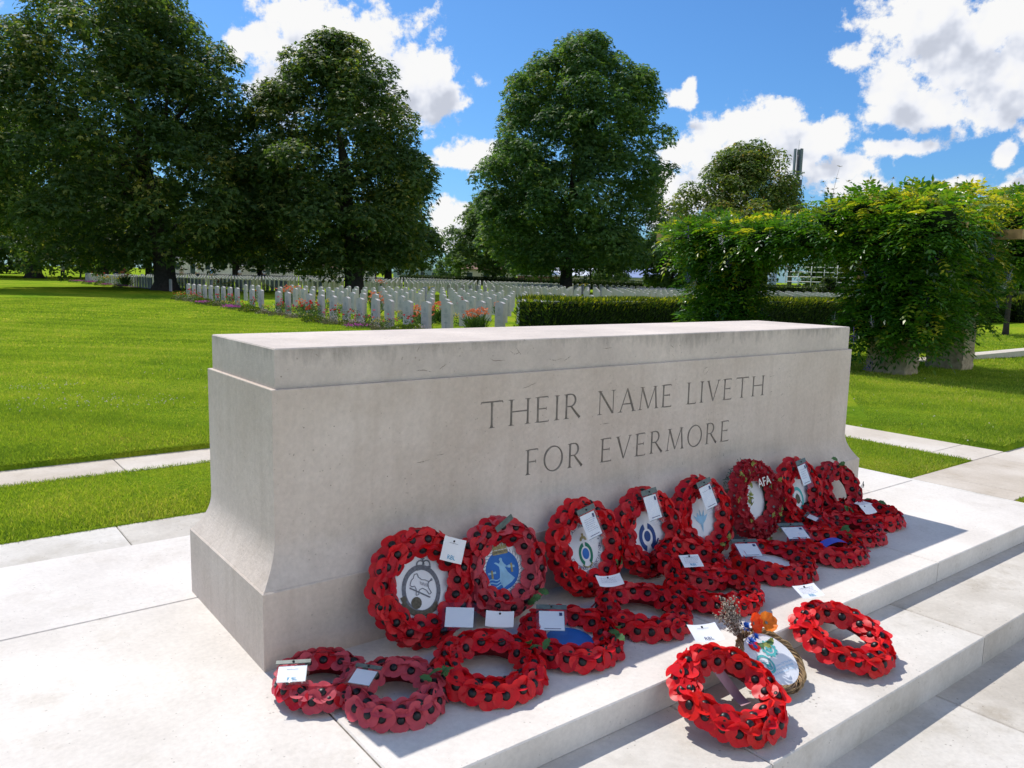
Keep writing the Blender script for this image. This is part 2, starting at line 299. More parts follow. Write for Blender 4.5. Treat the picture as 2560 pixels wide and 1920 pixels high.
def setup_world():
    w = bpy.data.worlds.new('World'); S.world = w; w.use_nodes = True; nt = w.node_tree; nt.nodes.clear(); L = nt.links
    # cloud density group
    def field(fine):
     g = bpy.data.node_groups.new('cloud_field', 'ShaderNodeTree')
     g.interface.new_socket('P', in_out='INPUT', socket_type='NodeSocketVector'); g.interface.new_socket('D', in_out='OUTPUT', socket_type='NodeSocketFloat')
     gi = g.nodes.new('NodeGroupInput'); go = g.nodes.new('NodeGroupOutput'); gl = g.links
     last = None
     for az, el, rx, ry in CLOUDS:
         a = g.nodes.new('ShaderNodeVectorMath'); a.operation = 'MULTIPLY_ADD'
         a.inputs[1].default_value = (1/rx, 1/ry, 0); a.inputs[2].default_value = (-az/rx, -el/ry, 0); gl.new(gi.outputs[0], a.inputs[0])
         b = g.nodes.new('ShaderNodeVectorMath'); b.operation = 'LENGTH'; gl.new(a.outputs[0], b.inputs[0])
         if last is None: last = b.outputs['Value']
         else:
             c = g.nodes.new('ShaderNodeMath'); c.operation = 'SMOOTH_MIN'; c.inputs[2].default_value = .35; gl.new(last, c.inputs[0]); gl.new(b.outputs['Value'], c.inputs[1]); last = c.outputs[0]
     n = g.nodes.new('ShaderNodeTexNoise'); n.inputs['Scale'].default_value = 21; n.inputs['Detail'].default_value = 9 if fine else 3; n.inputs['Roughness'].default_value = .6
     gl.new(gi.outputs[0], n.inputs['Vector'])
     n2 = g.nodes.new('ShaderNodeTexVoronoi'); n2.feature = 'SMOOTH_F1'; n2.inputs['Scale'].default_value = 42; n2.inputs['Smoothness'].default_value = .6
     gl.new(gi.outputs[0], n2.inputs['Vector'])
     m = g.nodes.new('ShaderNodeMath'); m.operation = 'MULTIPLY_ADD'; m.inputs[1].default_value = 2.6; m.inputs[2].default_value = -1.3 + 1.20 - (.62 if fine else .02); gl.new(n.outputs['Fac'], m.inputs[0])
     n3 = g.nodes.new('ShaderNodeTexNoise'); n3.inputs['Scale'].default_value = 62; n3.inputs['Detail'].default_value = 7; n3.inputs['Roughness'].default_value = .65; gl.new(gi.outputs[0], n3.inputs['Vector'])
     m3 = g.nodes.new('ShaderNodeMath'); m3.operation = 'MULTIPLY_ADD'; m3.inputs[1].default_value = 1.5 if fine else .3; gl.new(n3.outputs['Fac'], m3.inputs[0]); gl.new(m.outputs[0], m3.inputs[2])
     m2 = g.nodes.new('ShaderNodeMath'); m2.operation = 'MULTIPLY_ADD'; m2.inputs[1].default_value = -.45; gl.new(n2.outputs['Distance'], m2.inputs[0]); gl.new(m3.outputs[0], m2.inputs[2])
     s = g.nodes.new('ShaderNodeMath'); s.operation = 'SUBTRACT'; gl.new(m2.outputs[0], s.inputs[0]); gl.new(last, s.inputs[1]); gl.new(s.outputs[0], go.inputs[0])
     return g
    # direction -> (azimuth, elevation)
    tc = nt.nodes.new('ShaderNodeTexCoord'); sx = nt.nodes.new('ShaderNodeSeparateXYZ'); L.new(tc.outputs['Generated'], sx.inputs[0])
    at = nd(nt,'ShaderNodeMath', operation='ARCTAN2'); L.new(sx.outputs[0], at.inputs[0]); L.new(sx.outputs[1], at.inputs[1])
    asn = nd(nt,'ShaderNodeMath', operation='ARCSINE'); L.new(sx.outputs[2], asn.inputs[0])
    cb = nt.nodes.new('ShaderNodeCombineXYZ'); L.new(at.outputs[0], cb.inputs[0]); L.new(asn.outputs[0], cb.inputs[1])
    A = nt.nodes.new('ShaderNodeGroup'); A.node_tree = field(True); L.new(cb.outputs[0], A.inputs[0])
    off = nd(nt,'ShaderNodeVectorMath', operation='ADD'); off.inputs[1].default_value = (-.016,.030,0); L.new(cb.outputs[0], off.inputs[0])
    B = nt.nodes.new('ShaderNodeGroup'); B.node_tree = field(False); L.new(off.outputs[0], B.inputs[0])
    mask = nd(nt,'ShaderNodeMapRange', interpolation_type='SMOOTHSTEP'); mask.inputs[1].default_value = -.10; mask.inputs[2].default_value = .42; L.new(A.outputs[0], mask.inputs[0])
    # self shading: thick cloud between here and the sun -> grey
    sh = nd(nt,'ShaderNodeMapRange', interpolation_type='SMOOTHSTEP'); sh.inputs[1].default_value = .2; sh.inputs[2].default_value = 1.15; L.new(B.outputs[0], sh.inputs[0])
    cr = ramp(nt, [(0,(1,1,1)),(.4,(.92,.94,1.0)),(.75,(.74,.78,.88)),(1,(.60,.64,.74))]); L.new(sh.outputs[0], cr.inputs[0])
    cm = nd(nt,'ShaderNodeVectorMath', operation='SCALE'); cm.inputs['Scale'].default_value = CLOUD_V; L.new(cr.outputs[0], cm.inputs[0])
    # clouds opposite the sun boosted so the added unseen ones brighten shaded stone
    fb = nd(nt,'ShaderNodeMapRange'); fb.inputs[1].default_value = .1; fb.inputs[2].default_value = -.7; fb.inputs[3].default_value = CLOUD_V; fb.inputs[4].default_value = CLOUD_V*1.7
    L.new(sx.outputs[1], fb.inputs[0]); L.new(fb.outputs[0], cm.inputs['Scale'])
    sky = nt.nodes.new('ShaderNodeTexSky'); sky.sky_type = 'NISHITA'; sky.sun_disc = False; sky.sun_elevation = SUN_EL; sky.sun_rotation = SUN_AZ
    sky.air_density = 1.0; sky.dust_density = .8; sky.ozone_density = 2.5; sky.altitude = 50
    tint = nd(nt,'ShaderNodeMixRGB', blend_type='MULTIPLY'); tint.inputs[0].default_value = 1; tint.inputs[2].default_value = SKY_T
    L.new(sky.outputs[0], tint.inputs[1])
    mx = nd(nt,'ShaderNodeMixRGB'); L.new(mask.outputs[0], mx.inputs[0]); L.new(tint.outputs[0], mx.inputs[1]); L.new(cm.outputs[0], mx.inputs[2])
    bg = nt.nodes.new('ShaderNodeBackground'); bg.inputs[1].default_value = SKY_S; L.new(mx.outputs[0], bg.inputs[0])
    out = nt.nodes.new('ShaderNodeOutputWorld'); L.new(bg.outputs[0], out.inputs[0])
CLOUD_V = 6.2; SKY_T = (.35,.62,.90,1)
setup_light(); setup_world()
S.view_settings.view_transform = 'Standard'; S.view_settings.look = 'None'; S.view_settings.exposure = 0.36; S.view_settings.gamma = 1
S.render.engine = 'CYCLES'
try:
    S.world.cycles.sampling_method = 'MANUAL'; S.world.cycles.sample_map_resolution = 256
    S.cycles.max_bounces = 6; S.cycles.diffuse_bounces = 3; S.cycles.glossy_bounces = 2; S.cycles.transparent_max_bounces = 8
except Exception as ex: print(ex)
# ------------------------------------------------------------------ ground
def gz(x, y):
    d = np.hypot(np.asarray(x)-3., np.asarray(y)-2.)
    z = -.10-.20*smooth01((d-4.5)/16.)
    up = ((np.asarray(y) > 3.88) | (np.asarray(x) > 6.6))
    return z + np.where(up, .045, 0)*(1-smooth01((d-9)/8.))
def lawn_mat():
    m, nt, N, L = newmat('mown_lawn'); out = nd(nt,'ShaderNodeOutputMaterial'); p = nd(nt,'ShaderNodeBsdfPrincipled'); p.inputs['Roughness'].default_value = 1; p.inputs['Specular IOR Level'].default_value = 0
    g = nd(nt,'ShaderNodeNewGeometry')
    a = nd(nt,'ShaderNodeTexNoise'); a.inputs['Scale'].default_value = .33; a.inputs['Detail'].default_value = 6; a.inputs['Roughness'].default_value = .68
    L.new(g.outputs['Position'], a.inputs[0])
    b = nd(nt,'ShaderNodeTexNoise'); b.inputs['Scale'].default_value = 4.5; b.inputs['Detail'].default_value = 8; b.inputs['Roughness'].default_value = .75
    L.new(g.outputs['Position'], b.inputs[0])
    c = nd(nt,'ShaderNodeTexNoise'); c.inputs['Scale'].default_value = 60; c.inputs['Detail'].default_value = 5; c.inputs['Roughness'].default_value = .8
    L.new(g.outputs['Position'], c.inputs[0])
    ad = nd(nt,'ShaderNodeMath', operation='MULTIPLY_ADD'); ad.inputs[1].default_value = .6; L.new(b.outputs[0], ad.inputs[0])
    L.new(a.outputs[0], ad.inputs[2])
    r = ramp(nt, [(.60,(.095,.20,.018)),(.76,(.20,.32,.022)),(.90,(.31,.38,.03)),(1.0,(.40,.36,.07))]); L.new(ad.outputs[0], r.inputs[0])
    fr = ramp(nt, [(.3,(.45,.5,.4)),(.7,(1.35,1.3,1.2))]); L.new(c.outputs[0], fr.inputs[0])
    mu = nd(nt,'ShaderNodeMixRGB', blend_type='MULTIPLY'); mu.inputs[0].default_value = 1; L.new(r.outputs[0], mu.inputs[1]); L.new(fr.outputs[0], mu.inputs[2])
    L.new(mu.outputs[0], p.inputs['Base Color'])
    t = nd(nt,'ShaderNodeBsdfTranslucent')
    bm = nd(nt,'ShaderNodeBump'); bm.inputs['Strength'].default_value = .8; bm.inputs['Distance'].default_value = .04; L.new(c.outputs[0], bm.inputs['Height']); L.new(bm.outputs[0], p.inputs['Normal'])
    L.new(p.outputs[0], out.inputs[0]); return m
M['lawn'] = lawn_mat()
def build_ground():
    e = .004
    xs = [-1500,-600,-250,-120,-60,-30,-20,-14,-10,-7,-5,-3.5,-2.4,-1.25,-.5,.5,1.5,2.5,3.5,4.5,4.93-e,4.93,5.5,6.0-e,6.0,6.6,6.6+e,7.2,8,9,10,11,12,13.5,15,17,20,24,30,40,60,90,130,200,350,700,1500]
    ys = [-1500,-600,-200,-80,-40,-20,-10,-5,-3,-1.2,-.41-e,-.41,0,.28,.28+e,1,1.6,2.2-e,2.2,2.8,3.42,3.42+e,3.88-e,3.88+e,4.6,5.4,6.4,7.6,9,11,13,16,20,25,32,42,60,90,130,200,350,700,1500]
    X, Y = np.meshgrid(xs, ys); Z = gz(X, Y)-.004
    steps = (X < 4.93-e/2) & (Y < 2.2-e/2) & (X > -1.25+.01)
    Z = np.where(steps, -.5, Z); Z = np.where((Y < -.05) & (X < 4.93-e/2), -.5, Z)
    bp = (Y >= 3.42+e/2) & (Y <= 3.88-e/2) & (X <= 6.6); rp = (X >= 6.0-e/2) & (X <= 6.6+e/2) & (Y > .28) & (Y <= 3.88)
    fp = (Y > -.41-e/2) & (Y < .28+e/2) & (X >= 4.93)
    Z = np.where(bp | rp | fp, np.minimum(Z, -.16), Z)
    V = np.stack([X,Y,Z], -1).reshape(-1,3); nx, ny = len(xs), len(ys)
    i = np.arange(nx-1)[None,:]+np.arange(ny-1)[:,None]*nx
    F = np.stack([i, i+1, i+1+nx, i+nx], -1).reshape(-1,4)
    o = bpy.data.objects.new('lawn', npmesh('lawn', V, F, M['lawn'])); link(o); tag(o, kind='structure')
def slabs(name, cells, ztop, zbot, mat, gap=.0025, core=True, bev=.004):
    """rectangular stones with real open joints; cells = (x0,x1,y0,y1)"""
    b = MB()
    for ci_, (x0,x1,y0,y1) in enumerate(cells):
        g = gap; B = bev; mi = 2 if (ci_*7+len(name)) % 5 in (1,3) else 0
        X0,X1,Y0,Y1 = x0+g,x1-g,y0+g,y1-g
        vs = [(X0,Y0,zbot),(X1,Y0,zbot),(X1,Y1,zbot),(X0,Y1,zbot),(X0,Y0,ztop-B),(X1,Y0,ztop-B),(X1,Y1,ztop-B),(X0,Y1,ztop-B),
              (X0+B,Y0+B,ztop),(X1-B,Y0+B,ztop),(X1-B,Y1-B,ztop),(X0+B,Y1-B,ztop)]
        b.add(vs, [(0,1,5,4),(1,2,6,5),(2,3,7,6),(3,0,4,7),(4,5,9,8),(5,6,10,9),(6,7,11,10),(7,4,8,11),(8,9,10,11)], mi)
    if core:
        x0 = min(c[0] for c in cells); x1 = max(c[1] for c in cells); y0 = min(c[2] for c in cells); y1 = max(c[3] for c in cells)
        b.box(x0+.006,x1-.006,y0+.006,y1-.006,zbot,ztop-.005,1)
    o = b.build(name, [mat, M['mortar'], M.get(mat.name+'_b', mat)]); tag(o, kind='structure'); return o
def build_paving():
    c = []
    xs = [-.8,.07,1.52,2.97,4.48]
    for a, b in zip(xs[1:-1], xs[2:]): c.append((a,b,-.8,.05))
    c += [(-.8,.07,-.8,.735),(.07,3.95,.05,.735),(3.95,4.48,.05,.735)]
    for a, b in zip([-.8,1.9,4.48][:-1], [-.8,1.9,4.48][1:]): c.append((a,b,.735,1.53))
    c = [q for q in c]
    slabs('upper_step', c, 0, -.099, M['pave'])
    c = []
    xs = [-1.22,-.1,1.08,2.53,3.95,4.93]
    for a, b in zip(xs[:-1], xs[1:]): c.append((a,b,-1.19,-.76))
    c.append((4.475,4.93,-.795,.9)); c.append((4.475,4.93,.9,2.2))
    for a, b in zip([-1.22,-.01,1.6,3.2,4.475][:-1], [-1.22,-.01,1.6,3.2,4.475][1:]): c.append((a,b,1.52,2.2))
    c.append((-1.22,-.79,-.795,1.52))
    slabs('lower_step', c, -.1005, -.2245, M['pave2'], core=False)
    m = MB(); m.box(-1.21,4.92,-1.18,2.19,-.30,-.107,0); o = m.build('step_bedding', M['mortar']); tag(o, kind='structure')
    c = []
    ys = [-1.15,-2.05,-2.9,-3.8,-4.7]
    for j in range(4):
        xs = [-4.5,-2.6,-.7,.45,2.13,3.3,4.9] if j % 2 == 0 else [-4.5,-1.9,-.3,1.3,2.9,4.9]
        for a, b in zip(xs[:-1], xs[1:]): c.append((a,b,ys[j+1],ys[j]))
    slabs('pavement', c, -.2246, -.33, M['pave2'])
    # paths round the steps
    c = [(a,b,3.42,3.88) for a, b in zip([-6,-3.9,-1.8,.30,2.4,4.4,6.0][:-1], [-6,-3.9,-1.8,.30,2.4,4.4,6.0][1:])]
    c += [(6.0,6.6,3.3,3.88),(6.0,6.6,2.0,3.3),(6.0,6.6,.62,2.0),(6.0,6.6,.28,.62)]
    slabs('path', c, -.1, -.25, M['path'], core=False)
    c = [(a,b,-.41,.28) for a, b in zip([4.935,5.2,6.26,7.5,8.8,10.2,11.6,13][:-1], [4.935,5.2,6.26,7.5,8.8,10.2,11.6,13][1:])]
    slabs('garden_path', c, -.1015, -.25, M['path'], core=False)
    c = [(a,a+1.5,4.75,5.1) for a in np.arange(11.,22,1.5)]
    slabs('pergola_path', c, -.125, -.4, M['path'], core=False)
def build_grass():
    rg = np.random.default_rng(11)
    def region(x0,x1,y0,y1,dens,h,w,test=None):
        n = int((x1-x0)*(y1-y0)*dens); x = rg.uniform(x0,x1,n); y = rg.uniform(y0,y1,n)
        d = np.stack([x-CAM.x, y-CAM.y, -.1-CAM.z+np.zeros(n)], 1)
        f = d@np.array(FW); ok = (f > .3) & (np.abs(d@np.array(CR)/f) < .68) & (np.abs(d@np.array(CU)/f) < .51)
        if test is not None: ok &= test(x, y)
        x, y = x[ok], y[ok]; n = len(x)
        P = np.stack([x, y, gz(x,y)-.006], 1)
        D = np.stack([rg.normal(0,.45,n), rg.normal(0,.45,n), np.ones(n)], 1)
        Nn = rg.normal(0,1,(n,3)); Nn[:,2] *= .3
        hh = h*.8*rg.uniform(.55,1.35,n)*(1-.45*(np.sin(x*2.1+y)*np.sin(y*1.7-x*.6) > .5)); ww = w*rg.uniform(.7,1.4,n)
        V, F = kites(P, D, Nn, hh, ww, .1)
        patch = .5+.22*np.sin(x*1.3+1.7*np.sin(y*.9))+.18*np.sin(y*2.9+x*3.7)+.15*np.sin(7*x+1)*np.sin(6.3*y)
        var = np.repeat(np.clip(rg.normal(.42,.17,n)+.62*(patch-.5)+(rg.random(n) < .05)*.5, 0, 1), 4)
        return V, F, var
    def hid(x, y):     # behind the memorial stone
        return ~((x > 1.9+.9*(y-3.4)) & (x < 5.2+(y-.5)*1.45) & (y > 1) & (y < 9))
    parts = [region(-1.2,1.6,2.205,3.415,9000,.034,.0042), region(4.935,5.995,.285,3.0,9000,.034,.0042,lambda x,y: x > 4.2+.1*y),
             region(4.935,6.5,-1.1,-.415,8000,.034,.0042),
             region(-1.5,5.5,3.885,7.5,7000,.036,.0048,hid), region(6.605,10.5,.285,5,4500,.036,.0055,hid),
             region(-2.5,8,7.5,13,2400,.042,.009,hid), region(9,17,-1,9,1500,.045,.010,hid),
             region(-4,13,13,24,900,.05,.018), region(-6,10.5,24,42,260,.06,.035), region(12,30,-2,12,420,.055,.022,lambda x,y: ~((x<16)&(y>2.5)))]
    b = 0; Vs=[];Fs=[];vs=[]
    for V,F,v in parts: Vs.append(V); Fs.append(F+b); vs.append(v); b += len(V)
    # overhanging fringe along the raised turf edge
    for (x0,x1,yy,dy,zz) in [(-3,3,3.885,-1,-.06),(-3,2,3.415,1,-.1),(-2,1.5,2.205,-1,-.1)]:
        n = int((x1-x0)*900); x = rg.uniform(x0,x1,n); P = np.stack([x, yy+rg.normal(0,.006,n), zz+rg.uniform(-.012,.006,n)], 1)
        D = np.stack([rg.normal(0,.7,n), dy*rg.uniform(.1,1.1,n), rg.uniform(.1,1,n)], 1); V,F = kites(P, D, rg.normal(0,1,(n,3)), rg.uniform(.012,.034,n), rg.uniform(.002,.005,n))
        Vs.append(V); Fs.append(F+b); vs.append(np.repeat(rg.uniform(.1,.6,n),4)); b += len(V)
    o = bpy.data.objects.new('grass', npmesh('grass', np.concatenate(Vs), np.concatenate(Fs), M['blade'], np.concatenate(vs))); link(o); tag(o, kind='stuff', label='short green turf of the lawns', cat='grass')
    # white clover heads in the left lawn
    rg = np.random.default_rng(3); m = MB()
    for cx, cy, sx, sy, n in [(.45,6.3,.45,.28,95),(.15,7.6,.3,.12,40),(.95,6.0,.25,.15,30),(1.6,8.5,.8,.8,20),(7.6,2.2,1.2,.9,25),(13,2.6,2,1.5,30)]:
        for _ in range(n):
            x = rg.normal(cx,sx); y = rg.normal(cy,sy); z = float(gz(x,y))+rg.uniform(.025,.05); r = rg.uniform(.004,.008)
            m.add([(x-r,y,z),(x,y-r,z),(x+r,y,z),(x,y+r,z),(x,y,z+r),(x,y,z-r*.5)], [(0,1,4),(1,2,4),(2,3,4),(3,0,4),(1,0,5),(2,1,5),(3,2,5),(0,3,5)], 0)
    tag(m.build('clover_flowers', plain('clover_white', (.62,.55,.5), .8, .1, .1)), kind='stuff', label='small white clover heads in the lawn', cat='clover')
build_ground(); build_paving(); build_grass()
# ------------------------------------------------------------------ the memorial stone
LX, WY = 3.66, .81
def stroke(m, pts, w, yf=.0675, closed=False, e=.004):
    """V-cut groove in the plane y=yf along 2-D points (x,z); w full widths"""
    n = len(pts); vs = []
    for i, (x, z) in enumerate(pts):
        a = pts[(i-1) % n] if (closed or i > 0) else pts[i]; b = pts[(i+1) % n] if (closed or i < n-1) else pts[i]
        dx, dz = b[0]-a[0], b[1]-a[1]; L = math.hypot(dx,dz) or 1; nx, nz = -dz/L, dx/L; h = w[i]/2; k = (h+e*.9)/1.0
        vs += [(x+nx*k, yf-e, z+nz*k), (x-nx*k, yf-e, z-nz*k), (x, yf+h*1.1, z)]
    fs = []
    for i in range(n if closed else n-1):
        j = (i+1) % n
        for a, b in ((0,1),(1,2),(2,0)): fs.append((i*3+a, i*3+b, j*3+b, j*3+a))
    if not closed: fs += [(2,1,0), ((n-1)*3, (n-1)*3+1, (n-1)*3+2)]
    m.add(vs, fs, 0)
TH, TN = .115, .062
def stem(x, z0, z1, x1=None, w=TH, serif=(1,1)):
    """one straight stroke with flared ends and thin serifs"""
    x1 = x if x1 is None else x1; out = []
    ps = [0,.07,.16,.84,.93,1]; ws = [1.45,1.1,.96,.96,1.1,1.45]
    out.append(([(x+(x1-x)*t, z0+(z1-z0)*t) for t in ps], [w*k for k in ws]))
    for f, (cx, cz) in zip(serif, ((x,z0),(x1,z1))):
        if f: out.append(([(cx-.115, cz),(cx,cz+(.012 if cz < .5 else -.012)),(cx+.115,cz)], [.02,.05,.02]))
    return out
def arm(x0, x1, z, d=1):
    L = abs(x1-x0); return [([(x0,z),(x0+(x1-x0)*.8,z),(x1,z)], [TN*.9,TN,TN*.8]), ([(x1,z-.07*(d in (1,0))),(x1-.004,z),(x1,z+.07*(d in (-1,0)))], [.025,.05,.025])]
def curve(cx, cz, rx, rz, a0, a1, n=18, wmax=TH, wmin=.05, tilt=0):
    pts, ws = [], []
    for i in range(n+1):
        a = a0+(a1-a0)*i/n; pts.append((cx+rx*math.cos(a), cz+rz*math.sin(a))); ws.append(wmin+(wmax-wmin)*abs(math.cos(a+tilt))**1.3)
    return pts, ws
def glyph(c):
    P2 = math.pi/2
    if c == 'T': return .86, stem(.43,0,1,serif=(1,0))+[([(.02,.93),(.05,1),(.43,1),(.81,1),(.84,.93)],[.03,.07,TN,.07,.03])]
    if c == 'H': return .84, stem(.1,0,1)+stem(.74,0,1)+[([(.1,.53),(.74,.53)],[TN,TN])]
    if c == 'E': return .58, stem(.1,0,1,serif=(1,1))+arm(.1,.5,1,1)+arm(.1,.44,.53,0)+arm(.1,.54,0,-1)
    if c == 'F': return .56, stem(.1,0,1,serif=(1,1))+arm(.1,.52,1,1)+arm(.1,.44,.51,0)
    if c == 'L': return .56, stem(.1,0,1,serif=(1,1))+arm(.1,.52,0,-1)
    if c == 'I': return .2, stem(.1,0,1)
    if c == 'R':
        return .72, stem(.1,0,1)+[([(.1,1),(.28,1)],[TN,TN]), ([(.1,.5),(.28,.5)],[TN,TN]), curve(.27,.75,.21,.25,P2,-P2), ([(.3,.5),(.5,.22),(.68,0)],[TH*.8,TH,TH*1.2])]
    if c == 'N': return .84, stem(.1,0,1,w=TN)+stem(.74,0,1,w=TN,serif=(0,1))+[([(.06,1),(.12,.95),(.72,.02)],[TH*.8,TH,TH])]
    if c == 'A': return .78, stem(.05,0,1,.38,w=TN,serif=(1,0))+[([(.37,1.02),(.42,.9),(.72,0)],[TH*.8,TH,TH*1.2]), ([(.6,0),(.73,.012),(.84,0)],[.02,.05,.02]), ([(.17,.34),(.6,.34)],[TN,TN])]
    if c == 'M': return .98, stem(.06,0,1,.16,w=TN,serif=(1,1))+stem(.92,0,1,.83,w=TH)+[([(.15,1),(.5,.03)],[TH,TH*.9]), ([(.5,.03),(.82,.98)],[TN,TN])]
    if c == 'V': return .78, [([(.07,1),(.38,.04)],[TH*1.2,TH*.85]), ([(.39,0),(.7,1)],[TN,TN*1.2]), ([(-.03,1),(.07,.988),(.18,1)],[.02,.05,.02]), ([(.6,1),(.7,.988),(.8,1)],[.02,.05,.02])]
    if c == 'O': return .92, [('closed',)+curve(.46,.5,.40,.51,0,2*math.pi*(1-1/30),29,TH,.055,.35)]
def build_stone():
    root = empty('memorial_stone', (LX/2, WY/2, 0))
    tag(root, 'long pale limestone remembrance block carved with two lines of words, wreaths laid against it', 'memorial stone')
    off = Matrix.Translation((-LX/2,-WY/2,0))
    def rings(m, prof, mi=0):
        vs = []; 
        for i, z in prof: vs += [(i,i,z),(LX-i,i,z),(LX-i,WY-i,z),(i,WY-i,z)]
        fs = [(3,2,1,0)]
        for k in range(len(prof)-1):
            for a in range(4): b=(a+1)%4; fs.append((k*4+a,k*4+b,k*4+4+b,k*4+4+a))
        t = (len(prof)-1)*4; fs.append((t,t+1,t+2,t+3)); m.add(vs, fs, mi)
    m = MB(); rings(m, [(0,-.002),(0,.262),(.004,.266)]); m.build('plinth', M['stone'], root, (-LX/2,-WY/2,0))
    prof = [(.010,.2662)]
    for k in range(15):
        t = k/14; prof.append((.0675-.062*(1-math.sin(t*math.pi/2))**1.25, .2665+.165*t))
    prof += [(.0675,.55),(.0675,.9165),(.0690,.9185)]
    m = MB(); rings(m, prof)
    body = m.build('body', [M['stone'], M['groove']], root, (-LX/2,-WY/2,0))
    cut = MB()
    def word(w, x0, x1, zb, h, zb1=None):
        adv = [glyph(c)[0] for c in w]; gap = .2; tot = sum(adv)+gap*(len(w)-1); sx = (x1-x0)/tot; x = x0
        for c, a in zip(w, adv):
            for st in glyph(c)[1]:
                cl = st[0] == 'closed'; pts, ws = (st[1], st[2]) if cl else st
                stroke(cut, [(x+px*sx, zb+pz*h) for px, pz in pts], [q*h*.92 for q in ws], closed=cl)
            x += (a+gap)*sx
    H = .104
    word('THEIR', .894,1.425,.707,H); word('NAME', 1.525,2.012,.707,H); word('LIVETH', 2.118,2.742,.707,H)
    word('FOR', 1.128,1.448,.491,H); word('EVERMORE', 1.552,2.466,.491,H)
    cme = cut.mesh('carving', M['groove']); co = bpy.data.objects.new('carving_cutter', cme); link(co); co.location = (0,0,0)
    bm = bmesh.new(); bm.from_mesh(cme); bmesh.ops.recalc_face_normals(bm, faces=bm.faces); bm.to_mesh(cme); bm.free()
    bpy.context.view_layer.update()
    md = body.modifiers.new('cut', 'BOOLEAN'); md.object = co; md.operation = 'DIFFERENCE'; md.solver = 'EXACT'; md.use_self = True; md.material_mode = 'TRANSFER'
    bpy.context.view_layer.update()
    dg = bpy.context.evaluated_depsgraph_get(); me = bpy.data.meshes.new_from_object(body.evaluated_get(dg)); body.modifiers.clear(); body.data = me
    print('body faces after carving', len(me.polygons)); bpy.data.objects.remove(co)
    m = MB(); c = .0675+.0150; rings(m, [(c,.9190),(c,1.0475),(c+.004,1.0516)]); m.build('cap', M['cap'], root, (-LX/2,-WY/2,0))
build_stone()
def build_scuffs():
    root = bpy.data.objects['memorial_stone']; rg = random.Random(6); m = MB()
    body = [[(2.224,.85),(2.244,.877),(2.265,.883)],[(2.241,.843),(2.275,.868)],[(1.102,.854),(1.13,.859),(1.18,.876)],[(1.56,.665),(1.6,.664)],[(2.914,.565),(2.952,.586)],[(2.818,.394),(2.825,.363)],[(2.429,.429),(2.431,.403)],[(2.11,.424),(2.115,.403)],[(2.777,.801),(2.826,.806)],[(2.797,.717),(2.816,.721)],[(2.899,.692),(2.918,.702)],[(.613,.611),(.637,.61),(.666,.615)],[(.70,.628),(.73,.629)],[(.258,.759),(.264,.747)],[(.521,.43),(.526,.44)],[(.135,.693),(.14,.7)]]
    cap = [[(1.043,1.008),(1.071,.992),(1.098,1.0)],[(1.075,1.018),(1.101,.991)],[(1.248,.967),(1.284,.956),(1.319,.964)],[(1.332,.954),(1.368,.971)],[(1.996,1.0),(2.02,.984)],[(.947,.98),(.969,.971),(1.022,.971)],[(1.557,.996),(1.61,.999)],[(.615,.951),(.643,.952),(.681,.943)],[(.71,.948),(.745,.969)],[(.619,1.02),(.628,1.04)],[(.224,1.028),(.24,1.02)]]
    for lst, yf in ((body,.0669),(cap,.0819)):
        for pts in lst:
            P = []
            for (a,b),(c,d) in zip(pts[:-1],pts[1:]):
                for t in range(6): P.append((a+(c-a)*t/6+rg.gauss(0,.0007), b+(d-b)*t/6+rg.gauss(0,.0007)))
            P.append(pts[-1]); n = len(P)
            for i in range(n-1):
                if rg.random() < .12: continue
                w = .0011*math.sin(math.pi*(i+.6)/n)+.0003; (a,b),(c,d) = P[i],P[i+1]; L = math.hypot(c-a,d-b) or 1; nx, nz = -(d-b)/L*w, (c-a)/L*w
                m.add([(a+nx,yf,b+nz),(a-nx,yf,b-nz),(c-nx,yf,d-nz),(c+nx,yf,d+nz)], [(0,1,2,3)])
    # small chips and spots
    for _ in range(90):
        x = rg.uniform(.1,3.5); z = rg.uniform(.44,1.04); r = rg.uniform(.0008,.0026); yf = .0669 if z < .91 else .0819
        if .905 < z < .93: continue
        m.add([(x+r*rg.uniform(.6,1.4)*math.cos(k*1.047), yf, z+r*rg.uniform(.6,1.4)*math.sin(k*1.047)) for k in range(6)], [(0,1,2,3,4,5)])
    o = m.build('scuff_marks', plain('dark_scuff', (.33,.275,.23), .9, .1, .4, 60), root, (-LX/2,-WY/2,0)); o['kind'] = 'stuff'
build_scuffs()
